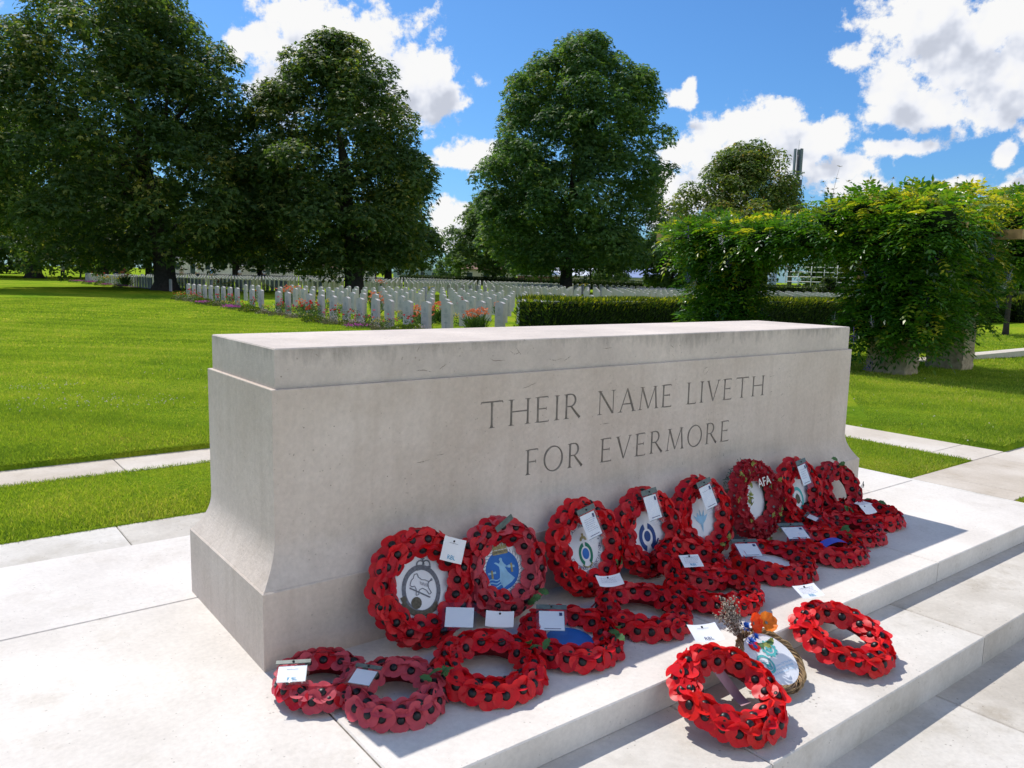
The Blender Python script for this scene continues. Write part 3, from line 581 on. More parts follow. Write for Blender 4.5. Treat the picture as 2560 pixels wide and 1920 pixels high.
# ------------------------------------------------------------------ poppy wreaths
def poppy_mesh(name, mat, seed, scale=1.0):
    """two crossed two-lobed paper petals, cupped upwards, as one mesh"""
    rg = random.Random(seed); m = MB()
    for pi_, (rot, zo, cup, lx, lr) in enumerate([(0, .003, rg.uniform(0,3.), .0200, .0245), (R(rg.uniform(75,105)), .0, rg.uniform(3,9), .0180, .0215)]):
        for sgn in (1,-1):
            vs = [(sgn*lx,0)]; rings, seg = 3, 14
            for a in range(1,rings+1):
                for k in range(seg):
                    q = 2*math.pi*k/seg; rr = lr*a/rings
                    vs.append((sgn*(lx+rr*math.cos(q)*.96), rr*math.sin(q)*1.12))
            bend = rg.uniform(-6,6); ph = rg.uniform(0,6)
            out = []
            for x, y in vs:
                d2 = x*x+y*y; z = zo + d2*cup*.85 + bend*x*y*1.2 + .0012*math.sin(ph+y*170)*min(1,d2*900)
                c, s_ = math.cos(rot), math.sin(rot); out.append(((x*c-y*s_)*scale, (x*s_+y*c)*scale, z*scale))
            fs = [(0,1+k,1+(k+1)%seg) if sgn > 0 else (0,1+(k+1)%seg,1+k) for k in range(seg)]
            for a in range(rings-1):
                for k in range(seg):
                    f = (1+a*seg+k, 1+(a+1)*seg+k, 1+(a+1)*seg+(k+1)%seg, 1+a*seg+(k+1)%seg)
                    fs.append(f if sgn > 0 else tuple(reversed(f)))
            m.add(out, fs, 0, True)
    return m.mesh(name, mat)
def centre_mesh(scale=1.0):
    m = MB(); seg, rings = 14, 4; r = .0138*scale; vs = []
    for a in range(rings+1):
        th = a/rings*math.pi/2
        for k in range(seg):
            q = 2*math.pi*k/seg; vs.append((r*math.cos(th)*math.cos(q), r*math.cos(th)*math.sin(q), .0045+.0085*scale*math.sin(th)))
    fs = []
    for a in range(rings):
        for k in range(seg): fs.append((a*seg+k, a*seg+(k+1)%seg, (a+1)*seg+(k+1)%seg, (a+1)*seg+k))
    m.add(vs, fs, 0, True); return m.mesh('centre', M['black'])
POP = [[poppy_mesh('poppy', mt, 10*i+j) for j in range(5)] for i, mt in enumerate(M['pop'])]
CEN = centre_mesh()
def fabric_poppy(seed):
    rg = random.Random(seed); m = MB()
    for k in range(6):
        a0 = k*math.pi/3+rg.uniform(-.2,.2); n = 5; vs = [(0,0,0)]
        for i in range(n+1):
            a = a0-.62+1.24*i/n; rr = .036*(1+.12*math.sin(i*2.6+k)); vs.append((rr*.55*math.cos(a), rr*.55*math.sin(a), .006+.002*math.sin(i*2)))
        for i in range(n+1):
            a = a0-.66+1.32*i/n; rr = .036*(1+.10*math.sin(i*2.6+k)); vs.append((rr*math.cos(a), rr*math.sin(a), .013+.005*math.sin(i*3.1+k)))
        fs = [(0,1+i,2+i) for i in range(n)]+[(1+i,1+n+1+i,1+n+2+i,2+i) for i in range(n)]
        m.add(vs, fs, 0, True)
    m.disc(0,0,.0075,.006,.006,10,1)
    return m.mesh('poppy', [M['pop'][4], M['strip']])
FAB = [fabric_poppy(i) for i in range(4)]
def leaf_mesh(mat, name='leaf', L=.045, W=.03):
    m = MB(); n = 7; vs = []
    for i in range(n+1):
        t = i/n; w = W/2*math.sin(math.pi*min(1,t*.98+.02))**.7*(1 if i % 2 else .72); vs += [(t*L,-w,.006*math.sin(t*3)+.003),(t*L,0,.006*math.sin(t*3)),(t*L,w,.006*math.sin(t*3)+.003)]
    fs = []
    for i in range(n): fs += [(3*i,3*i+3,3*i+4,3*i+1),(3*i+1,3*i+4,3*i+5,3*i+2)]
    m.add(vs, fs); return m.mesh(name, mat)
LEAF = leaf_mesh(M['leaf']); PLEAF = leaf_mesh(M['paleleaf'], L=.03, W=.02)
def sprig_mesh():
    m = MB()
    for k in range(5):
        a = (k-2)*.5; L = .022 if k != 2 else .03
        m.add([(0,0,0),(L*.5*math.cos(a)-.004*math.sin(a),L*.5*math.sin(a)+.004*math.cos(a),.004),(L*math.cos(a),L*math.sin(a),.002),(L*.5*math.cos(a)+.004*math.sin(a),L*.5*math.sin(a)-.004*math.cos(a),.004)],[(0,1,2,3)])
    return m.mesh('leaf', M['paleleaf'])
SPRIG = sprig_mesh()
def place(name, me, parent, mat4):
    o = bpy.data.objects.new(name, me); link(o, parent); o.matrix_local = mat4; return o
def torus(m, Rm, r, n=40, k=8, mi=0):
    m.tube([(Rm*math.cos(2*math.pi*i/n), Rm*math.sin(2*math.pi*i/n), 0) for i in range(n)], r, k, mi, closed=True)
def text_mesh(s, size, mat, name='lettering', align='CENTER', ext=0):
    cu = bpy.data.curves.new(name, 'FONT'); cu.body = s; cu.size = size; cu.align_x = align; cu.align_y = 'CENTER'; cu.extrude = ext; cu.resolution_u = 2
    o = bpy.data.objects.new(name, cu); link(o); bpy.context.view_layer.update()
    me = bpy.data.meshes.new_from_object(o.evaluated_get(bpy.context.evaluated_depsgraph_get())); bpy.data.objects.remove(o); bpy.data.curves.remove(cu)
    me.name = name; me.materials.clear(); me.materials.append(mat); return me
def arc_text(parent, s, Rr, size, a0, a1, z, mat, inward=False, ey=1):
    """letters along an arc, joined into one lettering mesh"""
    bm = bmesh.new(); n = len(s)
    for i, c in enumerate(s):
        if c == ' ': continue
        a = a0+(a1-a0)*(i+.5)/n; t = text_mesh(c, size, mat)
        rot = a-math.pi/2 if not inward else a+math.pi/2
        t.transform(Matrix.Translation((Rr*math.cos(a), Rr*math.sin(a)*ey, z)) @ Matrix.Rotation(rot,4,'Z')); bm.from_mesh(t); bpy.data.meshes.remove(t)
    me = bpy.data.meshes.new('lettering'); bm.to_mesh(me); bm.free(); me.materials.append(mat); o = bpy.data.objects.new('lettering', me); link(o, parent); return o
def rot4(x=0,y=0,z=0): return Euler((R(x),R(y),R(z))).to_matrix().to_4x4()
def make_card(parent, mat4, w=.095, h=.075, logo=None, lines=0, bend=.0, sleeve=False, strip=False, logocol='cyanink', rg=None, mark=False):
    rg = rg or random.Random(int(w*1e4)+lines)
    zc = lambda x, y: bend*(x*x/(w*w)*4)*.5+bend*.5*(y/h)*2*abs(y/h)*2*.5
    m = MB(); nx, ny = 8, 6; vs = []
    for j in range(ny+1):
        for i in range(nx+1): x = -w/2+w*i/nx; y = -h/2+h*j/ny; vs.append((x,y,zc(x,y)))
    m.add(vs, [(j*(nx+1)+i, j*(nx+1)+i+1, (j+1)*(nx+1)+i+1, (j+1)*(nx+1)+i) for j in range(ny) for i in range(nx)], 0, True)
    card = m.build('card', M['card'], parent); card.matrix_local = mat4
    if logo:
        t = text_mesh(logo, h*.26, M[logocol]); o = place('lettering', t, card, Matrix.Translation((w*.02,-h*.32,zc(0,-h*.32)+.0012)))
        m = MB(); m.line([(-w*.2,h*.27),(w*.2,h*.27)], .0012, zc(w*.2,h*.27)+.001); m.build('printed_line', M['greyprint'], card)
    if lines:
        m = MB()
        for k in range(lines):
            y = h*(.28-.55*k/max(1,lines)); x = -w*.36+rg.uniform(0,w*.06); e = w*rg.uniform(.2,.38)
            while x < e:
                L = rg.uniform(.003,.009); p = [(x+L*t/4, y+rg.uniform(-.0011,.0011)) for t in range(5)]; m.line(p, .0009, zc(x,y)+.0012); x += L+.0022
        m.build('handwriting', M['ink'], card)
    if mark:
        m = MB(); m.box(w*.3,w*.42,h*.26,h*.42,.0008,.0016); m.line([(-w*.3,-h*.4),(w*.35,-h*.4)], .0025, .0014); m.build('printed_mark', M['ink'], card)
    if strip or sleeve:
        sw, s0, s1 = w*1.22, -h*.72, h*.72
        m = MB(); m.add([(-sw/2,s0,.0045+bend*.4),(sw/2,s0,.0045+bend*.4),(sw/2,s1,.0045+bend*.4),(-sw/2,s1,.0045+bend*.4)], [(0,1,2,3)]); m.build('plastic_sleeve', M['sleeve'], card)
        m = MB()
        if strip: m.box(-sw/2,sw/2,h*.56,h*.78,.003,.006)
        m.line([(-w/2,-h/2),(w/2,-h/2),(w/2,h/2)], .0016, .0015)
        if strip: m.build('header_strip', M['strip'], card)
    if not sleeve or strip:
        pin = MB(); pin.tube([(0,0,0),(0,0,.003),(0,0,.0045)], [.004,.0036,.001], 8)
        pin.build('pin', M['black'], card).location = (0, h*.66 if strip else h*.36, .001 if not strip else .006)
    return card
def emblem_disc(w, r=.118, z=-.008):
    m = MB(); m.tube([(0,0,z-.003),(0,0,z)], r, 40); o = m.build('badge_disc', M['disc'], w)
    for p in o.data.polygons: p.use_smooth = False
    return o
GR = 'poppy wreaths laid at the memorial stone'
def wreath(label, loc, tilt, yaw, Rout, color=0, scale=1.0, seed=0, skip=(), dens=1.0, fabric=False, mixc=None, roll=0):
    w = empty('poppy_wreath', loc, (R(tilt), R(roll), R(yaw))); w.rotation_mode = 'XYZ'
    tag(w, label, 'wreath', GR); bpy.context.view_layer.update()
    rg = random.Random(seed*31+5); Rm = Rout-.064*scale; tr = .032*scale
    m = MB(); torus(m, Rm, tr); m.build('frame', M['wframe'] if not fabric else M['garland'], w)
    rows = [(64,2*math.pi*Rout*.93/.061/scale),(12,2*math.pi*(Rm+.006)/.064/scale),(-44,2*math.pi*(Rm-.028)/.062/scale)]
    for ri, (ph, cnt) in enumerate(rows):
        n = max(8,int(round(cnt*dens)))
        for k in range(n):
            a = 2*math.pi*(k+.5*(ri%2)+rg.uniform(-.10,.10))/n; phr = R(ph+rg.uniform(-8,8))
            if any(abs(((a-b+math.pi)%(2*math.pi))-math.pi) < c for b, c in skip): continue
            nv = Vector((math.cos(a)*math.sin(phr), math.sin(a)*math.sin(phr), math.cos(phr)))
            base = Vector((Rm*math.cos(a), Rm*math.sin(a), 0))+nv*(tr+.003*rg.random()+ri*.001)
            nn = (nv+Vector((rg.uniform(-.15,.15),rg.uniform(-.15,.15),rg.uniform(-.05,.2)))).normalized()
            tang = Vector((-math.sin(a),math.cos(a),0)); t = rg.uniform(-.45,.45)+(math.pi/2 if rg.random() < .12 else 0)
            xa = (tang-nn*tang.dot(nn)).normalized(); ya = nn.cross(xa); x2 = xa*math.cos(t)+ya*math.sin(t); y2 = nn.cross(x2)
            s = scale*rg.uniform(.97,1.1); M4 = Matrix(((x2.x*s,y2.x*s,nn.x*s,base.x),(x2.y*s,y2.y*s,nn.y*s,base.y),(x2.z*s,y2.z*s,nn.z*s,base.z),(0,0,0,1)))
            if fabric: place('poppy', FAB[rg.randrange(4)], w, M4)
            else:
                ci = color if (mixc is None or rg.random() > .3) else mixc
                p = place('poppy', POP[ci][rg.randrange(5)], w, M4); c = bpy.data.objects.new('centre', CEN); link(c, p)
    w['_Rm'] = Rm
    return w, rg
def leaves(w, rg, n, a0, spread=.5, me=None, Rr=.15, z=.035):
    for k in range(max(2,int(n*.6))):
        a = a0+rg.uniform(-spread,spread); r = Rr+rg.uniform(-.03,.03)
        place('leaf', me or LEAF, w, Matrix.Translation((r*math.cos(a),r*math.sin(a),z+rg.uniform(0,.012))) @ rot4(rg.uniform(-30,30),rg.uniform(-50,10),rg.uniform(0,360)))
def wcard(wr, world, tilt, zr, **kw):
    W = Matrix.Translation(Vector(world)+Vector((0,0,.012))) @ rot4(0,0,zr) @ rot4(tilt,0,0)
    return make_card(wr, wr.matrix_world.inverted() @ W, **kw)
def T(x,y,z,rx=0,ry=0,rz=0): return Matrix.Translation((x,y,z)) @ rot4(rx,ry,rz)
def build_wreaths():
    # --- leaning on the plinth
    lean = [('upright poppy wreath with a tiger crest, nearest the left corner of the stone', .535,.205,.22,1,0,20,0),
            ('faded pinkish poppy wreath leaning on the stone, blue ship badge lettered DARTMOUTH in its middle', .895,.200,.205,3,1,18,-4),
            ('upright poppy wreath lettered COMMANDO ASSOCIATION round a green and gold badge', 1.325,.196,.215,0,1,20,2),
            ('upright poppy wreath with a navy laurel badge under a plastic sleeved card', 1.70,.192,.212,1,0,18,0),
            ('upright poppy wreath with a faded pale blue emblem, left of the fabric wreath', 2.072,.192,.212,1,0,18,0),
            ('dark red fabric flower wreath on green tinsel with white wire letters AFA', 2.475,.215,.215,4,4,16,2),
            ('upright poppy wreath with a turquoise ring emblem, just right of the fabric flower wreath', 2.865,.190,.205,1,0,18,3),
            ('upright poppy wreath with green leaves leaning at the far right end of the plinth', 3.225,.150,.185,1,4,28,-6)]
    W = []
    for i, (lab, x, zc, Ro, c, mc, th, yw) in enumerate(lean):
        y = -.055-.045-(.02 if i == 7 else 0)
        w, rg = wreath(lab, (x, y, zc), 90-th, yw, Ro, c, 1.0, i+1, fabric=(i == 5), mixc=mc, dens=1.0 if i != 5 else 1.15)
        W.append((w, rg))
    # tiger badge
    w, rg = W[0]; d = emblem_disc(w, .122); z = -.0065
    m = MB(); m.ringf(0,-.012,z,.062,.078,40,sy=1.12)
    for k in range(26):
        a = 2*math.pi*k/26; x, y = .070*math.cos(a), -.012+.078*math.sin(a)
        m.disc(x,y,z+.0004,.009,.0045,8,a0=0,M=None)
    m.ringf(.012,.074,z+.0008,.012,.017,14,R(-10),R(190)); m.ringf(.036,.070,z+.0008,.012,.017,14,R(-20),R(180)); m.box(-.004,.052,.056,.064,z,z+.0012); m.line([(.024,.082),(.026,.102)], .006, z+.001); m.line([(.018,.094),(.033,.092)], .005, z+.0011)
    tiger = [(-.042,.012),(-.034,.028),(-.024,.034),(-.018,.046),(-.006,.046),(-.004,.034),(.008,.022),(.022,.018),(.034,.010),(.050,.012),(.048,.018),(.030,.004),(.030,-.012),(.038,-.030),(.028,-.034),(.020,-.018),(.006,-.008),(-.008,-.010),(-.014,-.026),(-.024,-.026),(-.020,-.006),(-.024,.006),(-.034,.006)]
    m.line(tiger+[tiger[0]], .0028, z+.0006); m.line([(-.045,.004),(.03,-.045)], .005, z+.0005)
    for k in range(5): m.line([(.0+.006*k,.018-.003*k),(.003+.006*k,.004-.003*k)], .0016, z+.0007)
    m.build('crest', M['greyprint'], d)
    m = MB(); m.disc(-.028,-.052,z+.0009,.021,.021,16); m.ringf(0,-.01,z+.0007,.074,.094,20,R(200),R(300),sy=1.0); m.poly([(-.088,-.022),(-.068,-.018),(-.062,-.034),(-.082,-.04)], z+.001); m.poly([(.034,-.072),(.052,-.06),(.056,-.08),(.04,-.094)], z+.001); m.build('scroll', M['bronze'], d)
    make_card(w, T(.10,.105,.082,4,4,-22), .095,.085, logo='RBL', bend=.012)
    # Dartmouth badge
    w, rg = W[1]; d = emblem_disc(w, .118)
    m = MB(); m.disc(0,-.012,z,.076,.078,36); m.build('badge_field', M['blueprint'], d)
    m = MB(); m.ringf(0,-.012,z+.0006,.075,.086,36); m.build('rope_ring', M['disc'], d)
    m = MB()
    for k in range(34):
        a = 2*math.pi*k/34; m.line([(.0755*math.cos(a),-.012+.0755*math.sin(a)),(.0855*math.cos(a+.1),-.012+.0855*math.sin(a+.1))], .002, z+.001)
    m.build('rope_lines', M['greyprint'], d)
    m = MB(); m.poly([(-.034,.048),(.034,.048),(.034,.064),(-.034,.064)], z+.0012); pts = [(-.032,.066)]
    for k in range(7): pts += [(-.034+.0113*k,.094+.004*(k%2)),(-.028+.0113*k,.076)]
    m.poly(pts[:-1]+[(.034,.094),(.032,.066)], z+.0011); m.build('crown', M['gold'], d)
    place('lettering', text_mesh('DARTMOUTH', .0115, M['ink']), d, T(0,.056,z+.002))
    m = MB(); fig = [(-.004,.036),(-.010,.030),(-.006,.022),(-.012,.014),(-.026,.022),(-.034,.020),(-.026,.014),(-.014,.004),(-.012,-.012),(-.018,-.05),(-.006,-.078),(.034,-.062),(.050,-.05),(.022,-.022),(.012,-.002),(.032,.004),(.056,-.002),(.056,-.01),(.03,-.008),(.010,.012),(.004,.022),(.004,.032)]
    m.poly(fig, z+.0009)
    for k in range(3):
        pts = [(-.066+.01*t+.004*k, -.042-.012*k+.004*math.sin(t*1.3+k)) for t in range(8)]; m.line([p for p in pts if p[0]**2+(p[1]+.012)**2 < .0054], .004, z+.0007)
    m.poly([(-.066,-.02),(-.03,-.02),(-.03,-.012),(-.066,-.012)], z+.0008); m.build('figure', M['paleblue'], d)
    m = MB(); m.box(-.052,-.044,-.036,-.006,z,z+.0016); m.box(.038,.046,-.026,.008,z,z+.0016); m.build('towers', M['gold'], d)
    place('clip', (lambda b: (b.box(-.045,.045,-.011,.011,0,.002), b.mesh('clip', M['strip']))[1])(MB()), w, T(.0,.165,.055,10,0,27))
    leaves(w, rg, 6, R(-60), .45, Rr=.16, z=.045)
    # commando badge
    w, rg = W[2]; d = emblem_disc(w, .125)
    m = MB(); m.ringf(0,-.03,z,.026,.039,28,R(-62),R(80),sy=1.25); m.ringf(0,-.03,z,.026,.039,28,R(100),R(242),sy=1.25); m.build('laurel', M['greenprint'], d)
    m = MB(); m.disc(0,-.028,z,.019,.023,20); m.build('globe', M['blueprint'], d)
    m = MB(); m.ringf(0,.026,z,.008,.020,14,R(0),R(180)); m.box(-.005,.005,.034,.056,z,z+.0006); m.ringf(0,-.05,z,.030,.037,20,R(215),R(325)); m.build('crown_and_scroll', M['gold'], d)
    arc_text(d, 'COMMANDO ASSOCIATION', .086, .0185, R(203), R(360), z+.001, M['ink'], inward=True, ey=1.02)
    arc_text(d, 'ROYAL MARINES', .086, .0185, R(163), R(28), z+.001, M['ink'])
    m = MB(); m.disc(.085,.018,z+.001,.0035,.0035,8); m.build('dot', M['ink'], d)
    make_card(w, T(-.012,.085,.072,-4,0,9), .085,.10, lines=7, strip=True, sleeve=True, mark=True)
    leaves(w, rg, 3, R(-35), .2, Rr=.17, z=.04)
    # navy laurel badge
    w, rg = W[3]; d = emblem_disc(w, .122)
    m = MB(); m.ringf(0,-.025,z,.032,.052,30,R(-70),R(75),sy=1.2); m.ringf(0,-.025,z,.032,.052,30,R(105),R(250),sy=1.2); m.disc(0,-.02,z,.020,.024,18); m.ringf(0,-.06,z+.0004,.034,.042,22,R(222),R(318)); m.line([(.04,-.07),(.066,-.04)], .008, z); m.build('laurel', M['navy'], d)
    make_card(w, T(-.015,.105,.072,-4,0,4), .080,.105, strip=True, sleeve=True, mark=True); leaves(w, rg, 4, R(-55), .3, Rr=.17, z=.04)
    # pale blue emblem
    w, rg = W[4]; d = emblem_disc(w, .122)
    m = MB(); fl = [(0,-.07),(-.008,-.03),(-.03,-.012),(-.05,.018),(-.026,.004),(-.02,.030),(-.006,.006),(0,.04),(.010,.006),(.03,.034),(.026,.004),(.052,.012),(.032,-.014),(.010,-.03)]
    m.poly(fl, z+.0005); m.build('faded_figure', M['paleblue'], d)
    make_card(w, T(-.012,.095,.072,-4,0,9), .085,.105, lines=1, strip=True, sleeve=True, mark=True); leaves(w, rg, 6, R(-60), .35, me=PLEAF, Rr=.16, z=.045)
    # AFA wreath
    w, rg = W[5]; d = emblem_disc(w, .10)
    m = MB(); 
    for k in range(420):
        a = rg.uniform(0,6.283); b = rg.uniform(0,6.283); r0 = .155; q = .030; p = Vector(((r0+q*math.cos(b))*math.cos(a)-.012,(r0+q*math.cos(b))*math.sin(a)+.014,q*math.sin(b)-.022)); v = Vector((rg.gauss(0,1),rg.gauss(0,1),rg.gauss(0,1))).normalized()*.02; s_ = v.cross(Vector((0,0,1))).normalized()*.002
        m.add([p-s_,p+s_,p+v+s_,p+v-s_],[(0,1,2,3)])
    m.build('tinsel', M['garland'], w)
    for k in range(22):
        a = rg.uniform(0,6.283); r0 = rg.choice([.10,.15,.19]); place('leaf', SPRIG, w, T(r0*math.cos(a),r0*math.sin(a),.052,rg.uniform(-40,40),rg.uniform(-40,40),rg.uniform(0,360)))
    place('lettering', text_mesh('AFA', .062, M['wire'], ext=.001), w, T(.03,.083,.058,0,0,4))
    m = MB(); m.ringf(-.03,.0,z,.016,.022,20,R(-60),R(200),sy=1.3); m.build('emblem', M['bronze'], d)
    # turquoise ring
    w, rg = W[6]; d = emblem_disc(w, .118)
    m = MB(); m.ringf(0,-.03,z,.040,.056,30,sy=1.15); m.build('ring', M['teal'], d)
    m = MB(); m.disc(0,-.03,z,.022,.026,14); m.line([(-.03,-.06),(0,.0),(.03,-.06)], .004, z+.0005); m.build('emblem', M['bronze'], d)
    make_card(w, T(-.02,.095,.072,-4,0,5), .080,.105, lines=5, strip=True, sleeve=True, mark=True)
    w, rg = W[7]; leaves(w, rg, 6, R(60), .6, Rr=.14, z=.04); make_card(w, T(.15,-.02,.03,20,40,-30), .05,.06, strip=True, sleeve=True)
    # --- lying on the step
    lay = [('small poppy wreath lying by the left plinth corner with a plastic sleeved card', (.105,-.215,.032), 3,20,.165,3,1,.92),
           ('small faded poppy wreath lying second from the left, paper leaves at its right side', (.255,-.415,.034), 6,-14,.172,3,3,.92),
           ('poppy wreath lying below the tiger crest wreath, blank plastic sleeved card behind it', (.575,-.455,.036), 5,0,.205,0,1,1),
           ('poppy wreath lying below the pinkish wreath, blue disc under its tilted card', (.935,-.448,.036), 5,8,.205,1,0,1),
           ('poppy wreath lying below the commando wreath, its ring open to bare stone', (1.315,-.44,.036), 5,0,.205,1,0,1),
           ('poppy wreath whose right edge catches the sun behind the dried flower bunch', (1.72,-.455,.036), 4,0,.215,0,1,1),
           ('poppy wreath tucked behind the half sunlit one, white inscribed card on its left', (1.80,-.275,.075), 16,10,.19,1,0,1),
           ('poppy wreath lying below the fabric flower wreath with a tilted card inside', (2.20,-.41,.036), 5,0,.21,1,2,1),
           ('poppy wreath lying with a royal blue ribbon across it', (2.61,-.435,.036), 5,0,.20,1,2,1),
           ('poppy wreath lying between the blue ribbon wreath and the end of the plinth', (2.95,-.345,.036), 6,0,.20,1,1,1),
           ('rightmost poppy wreath lying past the end of the plinth with a white card', (3.30,-.27,.036), 5,0,.20,0,1,1),
           ('poppy wreath buried under its neighbours at the foot of the far right end', (3.02,-.16,.06), 25,0,.17,4,4,1)]
    F = []
    for i, (lab, loc, tl, yw, Ro, c, mc, sc) in enumerate(lay):
        w, rg = wreath(lab, loc, tl, yw, Ro, c, sc, 40+i, mixc=mc); F.append((w, rg))
    w, rg = F[0]; wcard(w, (.0,-.235,.085), 14, -28, w=.085,h=.07, logo='RBL', strip=True, sleeve=True)
    w, rg = F[1]; wcard(w, (.165,-.375,.085), 12, -52, w=.07,h=.065, sleeve=True, strip=True); leaves(w, rg, 7, R(-20), .35, Rr=.13, z=.045)
    w, rg = F[2]; wcard(w, (.600,-.245,.115), 42, -38, w=.098,h=.072, sleeve=True); wcard(w, (.745,-.285,.085), 35, -40, w=.10,h=.06, bend=.01); leaves(w, rg, 5, R(-10), .45, Rr=.15, z=.05)
    w, rg = F[3]; d = emblem_disc(w, .11, -.004); m = MB(); m.disc(0,0,-.003,.085,.085,30); m.build('badge_field', M['blueprint'], d)
    wcard(w, (.885,-.405,.088), 22, -38, w=.09,h=.092, strip=True, sleeve=True, mark=True); leaves(w, rg, 6, R(-40), .7, Rr=.16, z=.045)
    w, rg = F[4]; wcard(w, (1.27,-.30,.112), 20, -20, w=.105,h=.052, lines=4, bend=.02)
    w, rg = F[6]; wcard(w, (1.70,-.35,.122), 25, -25, w=.088,h=.07, lines=5, logo='RBL')
    w, rg = F[7]; d = emblem_disc(w, .11, -.004); wcard(w, (2.10,-.35,.09), 20, -30, w=.10,h=.09, strip=True, sleeve=True, mark=True)
    w, rg = F[8]; wcard(w, (2.50,-.33,.09), 20, -28, w=.11,h=.09, strip=True, sleeve=True, mark=True)
    m = MB(); n = 14; vs = []
    for i in range(n+1):
        t = i/n; x = -.16+.21*t; y = -.015-.055*t; zz = .012+.055*math.sin(t*2.6); vs += [(x+.008,y+.024,zz),(x-.008,y-.024,zz)]
    m.add(vs, [(2*i,2*i+1,2*i+3,2*i+2) for i in range(n)], 0, True); m.build('ribbon', M['sash'], w); leaves(w, rg, 6, R(-15), .4, Rr=.14, z=.045)
    w, rg = F[9]; leaves(w, rg, 4, R(0), .6, Rr=.15, z=.045); wcard(w, (2.80,-.235,.09), 15, 20, w=.07,h=.05, sleeve=True, strip=True)
    w, rg = F[10]; wcard(w, (3.155,-.335,.10), 30, -10, w=.09,h=.06, bend=.015); wcard(w, (3.30,-.235,.085), 5, 10, w=.10,h=.07); leaves(w, rg, 6, R(20), .8, Rr=.15, z=.045)
    # --- on the lower step in the sun
    w, rg = wreath('bright sunlit poppy wreath propped on the step edge, pink ribbon in its middle', (1.165,-.955,-.012), 19, -4, .208, 0, 1.02, 90, mixc=2)
    wcard(w, (1.205,-.822,.118), 16, -24, w=.105,h=.078, logo='RBL', bend=.012, logocol='ink')
    m = MB(); n = 12; vs = []
    for i in range(n+1):
        t = i/n; x = .045+.035*math.sin(t*3.); y = .085-.13*t; zz = .0-.05*math.sin(t*2.7); vs += [(x-.022,y,zz),(x+.022,y,zz)]
    m.add(vs, [(2*i,2*i+1,2*i+3,2*i+2) for i in range(n)], 0, True); m.build('ribbon', M['pinkrib'], w)
    w, rg = wreath('bright sunlit poppy wreath lying furthest right on the lower step with a handwritten card', (1.885,-.935,-.028), 16, 2, .205, 0, 1.02, 91, mixc=2)
    wcard(w, (1.895,-.775,.088), 18, -16, w=.108,h=.07, lines=5, logo='RBL', bend=.008)
    # --- twig wreath
    t = empty('twig_wreath', (1.475,-.90,-.01), (R(31),0,R(-3))); tag(t, 'natural twig wreath round a printed white disc, with cornflowers, orange poppies and dried flowers', 'wreath'); bpy.context.view_layer.update()
    rg = random.Random(77); mm = [MB(), MB()]
    for k in range(34):
        n = 44; a0 = rg.uniform(0,6.283); ln = rg.uniform(2.5,6.2); tw = rg.uniform(3,7); ph = rg.uniform(0,6.283); rr = rg.uniform(.006,.0155); pts = []
        for i in range(n+1):
            a = a0+ln*i/n; q = ph+tw*a; R0 = .118; out = 1+(.10*((i/n)-.9)/.1 if i/n > .9 and k % 3 == 0 else 0)
            pts.append(((R0+rr*math.cos(q))*math.cos(a)*out, (R0+rr*math.cos(q))*math.sin(a)*out, rr*math.sin(q)))
        mm[k % 3 == 1].tube(pts, rg.uniform(.0014,.0032), 5)
    mm[0].build('twigs', M['twig'], t); mm[1].build('dark_twigs', M['twig2'], t)
    d = emblem_disc(t, .104, .006); z = .0075
    m = MB(); m.disc(-.040,.062,z,.013,.017,14); m.disc(-.016,.060,z,.015,.017,14); m.disc(-.030,.046,z,.010,.010,12); m.build('printed_poppy', M['pop'][0], d)
    m = MB(); m.disc(-.028,.058,z+.0008,.009,.009,14); m.build('printed_poppy_centre', M['navy'], d)
    m = MB(); m.ringf(.022,.034,z,.020,.029,24); m.ringf(.022,.034,z,.006,.014,16); m.line([(.004,.034),(.04,.034)], .004, z)
    for k in range(12): a = k*math.pi/6; m.disc(.022+.030*math.cos(a),.034+.030*math.sin(a),z+.0004,.005,.005,8)
    m.ringf(-.040,-.012,z,.026,.034,24,sy=1.1); m.line([(-.062,.0),(-.045,-.005),(-.03,-.03),(-.02,-.01)], .006, z); m.ringf(-.035,-.025,z,.006,.012,12); m.build('printed_emblem', M['teal'], d)
    for s_, y in (('At The Going Down Of The Sun',-.030),('And In The Morning',-.043),('We Will Remember Them',-.056)):
        place('lettering', text_mesh(s_, .0115, M['paleblue'], align='RIGHT'), d, T(.078-(.006 if y < -.04 else 0)-(.008 if y < -.05 else 0),y,z+.0008))
    # dried flowers
    m = MB(); s2 = MB(); hub = Vector((-.075,.085,.02))
    for k in range(46):
        dr = Vector((rg.uniform(-.42,.16)-.05, 1, rg.uniform(.15,.85))).normalized(); L = rg.uniform(.07,.165); tip = hub+dr*L; mid = hub+dr*L*.5+Vector((rg.uniform(-.008,.008),0,0)); m.tube([hub,mid,tip], [.0013,.001,.0008], 4)
        for q in range(16):
            u = rg.uniform(.45,1.02); c = hub+dr*L*u+Vector((rg.gauss(0,.006),rg.gauss(0,.006),rg.gauss(0,.006))); r_ = rg.uniform(.0026,.0048)
            s2.add([c+Vector(v)*r_ for v in ((1,0,0),(0,1,0),(-1,0,0),(0,-1,0),(0,0,1),(0,0,-1))], [(0,1,4),(1,2,4),(2,3,4),(3,0,4),(1,0,5),(2,1,5),(3,2,5),(0,3,5)])
    df = m.build('dried_flower_bunch', M['twig2'], t); s2.build('seed_heads', M['seed'], df)
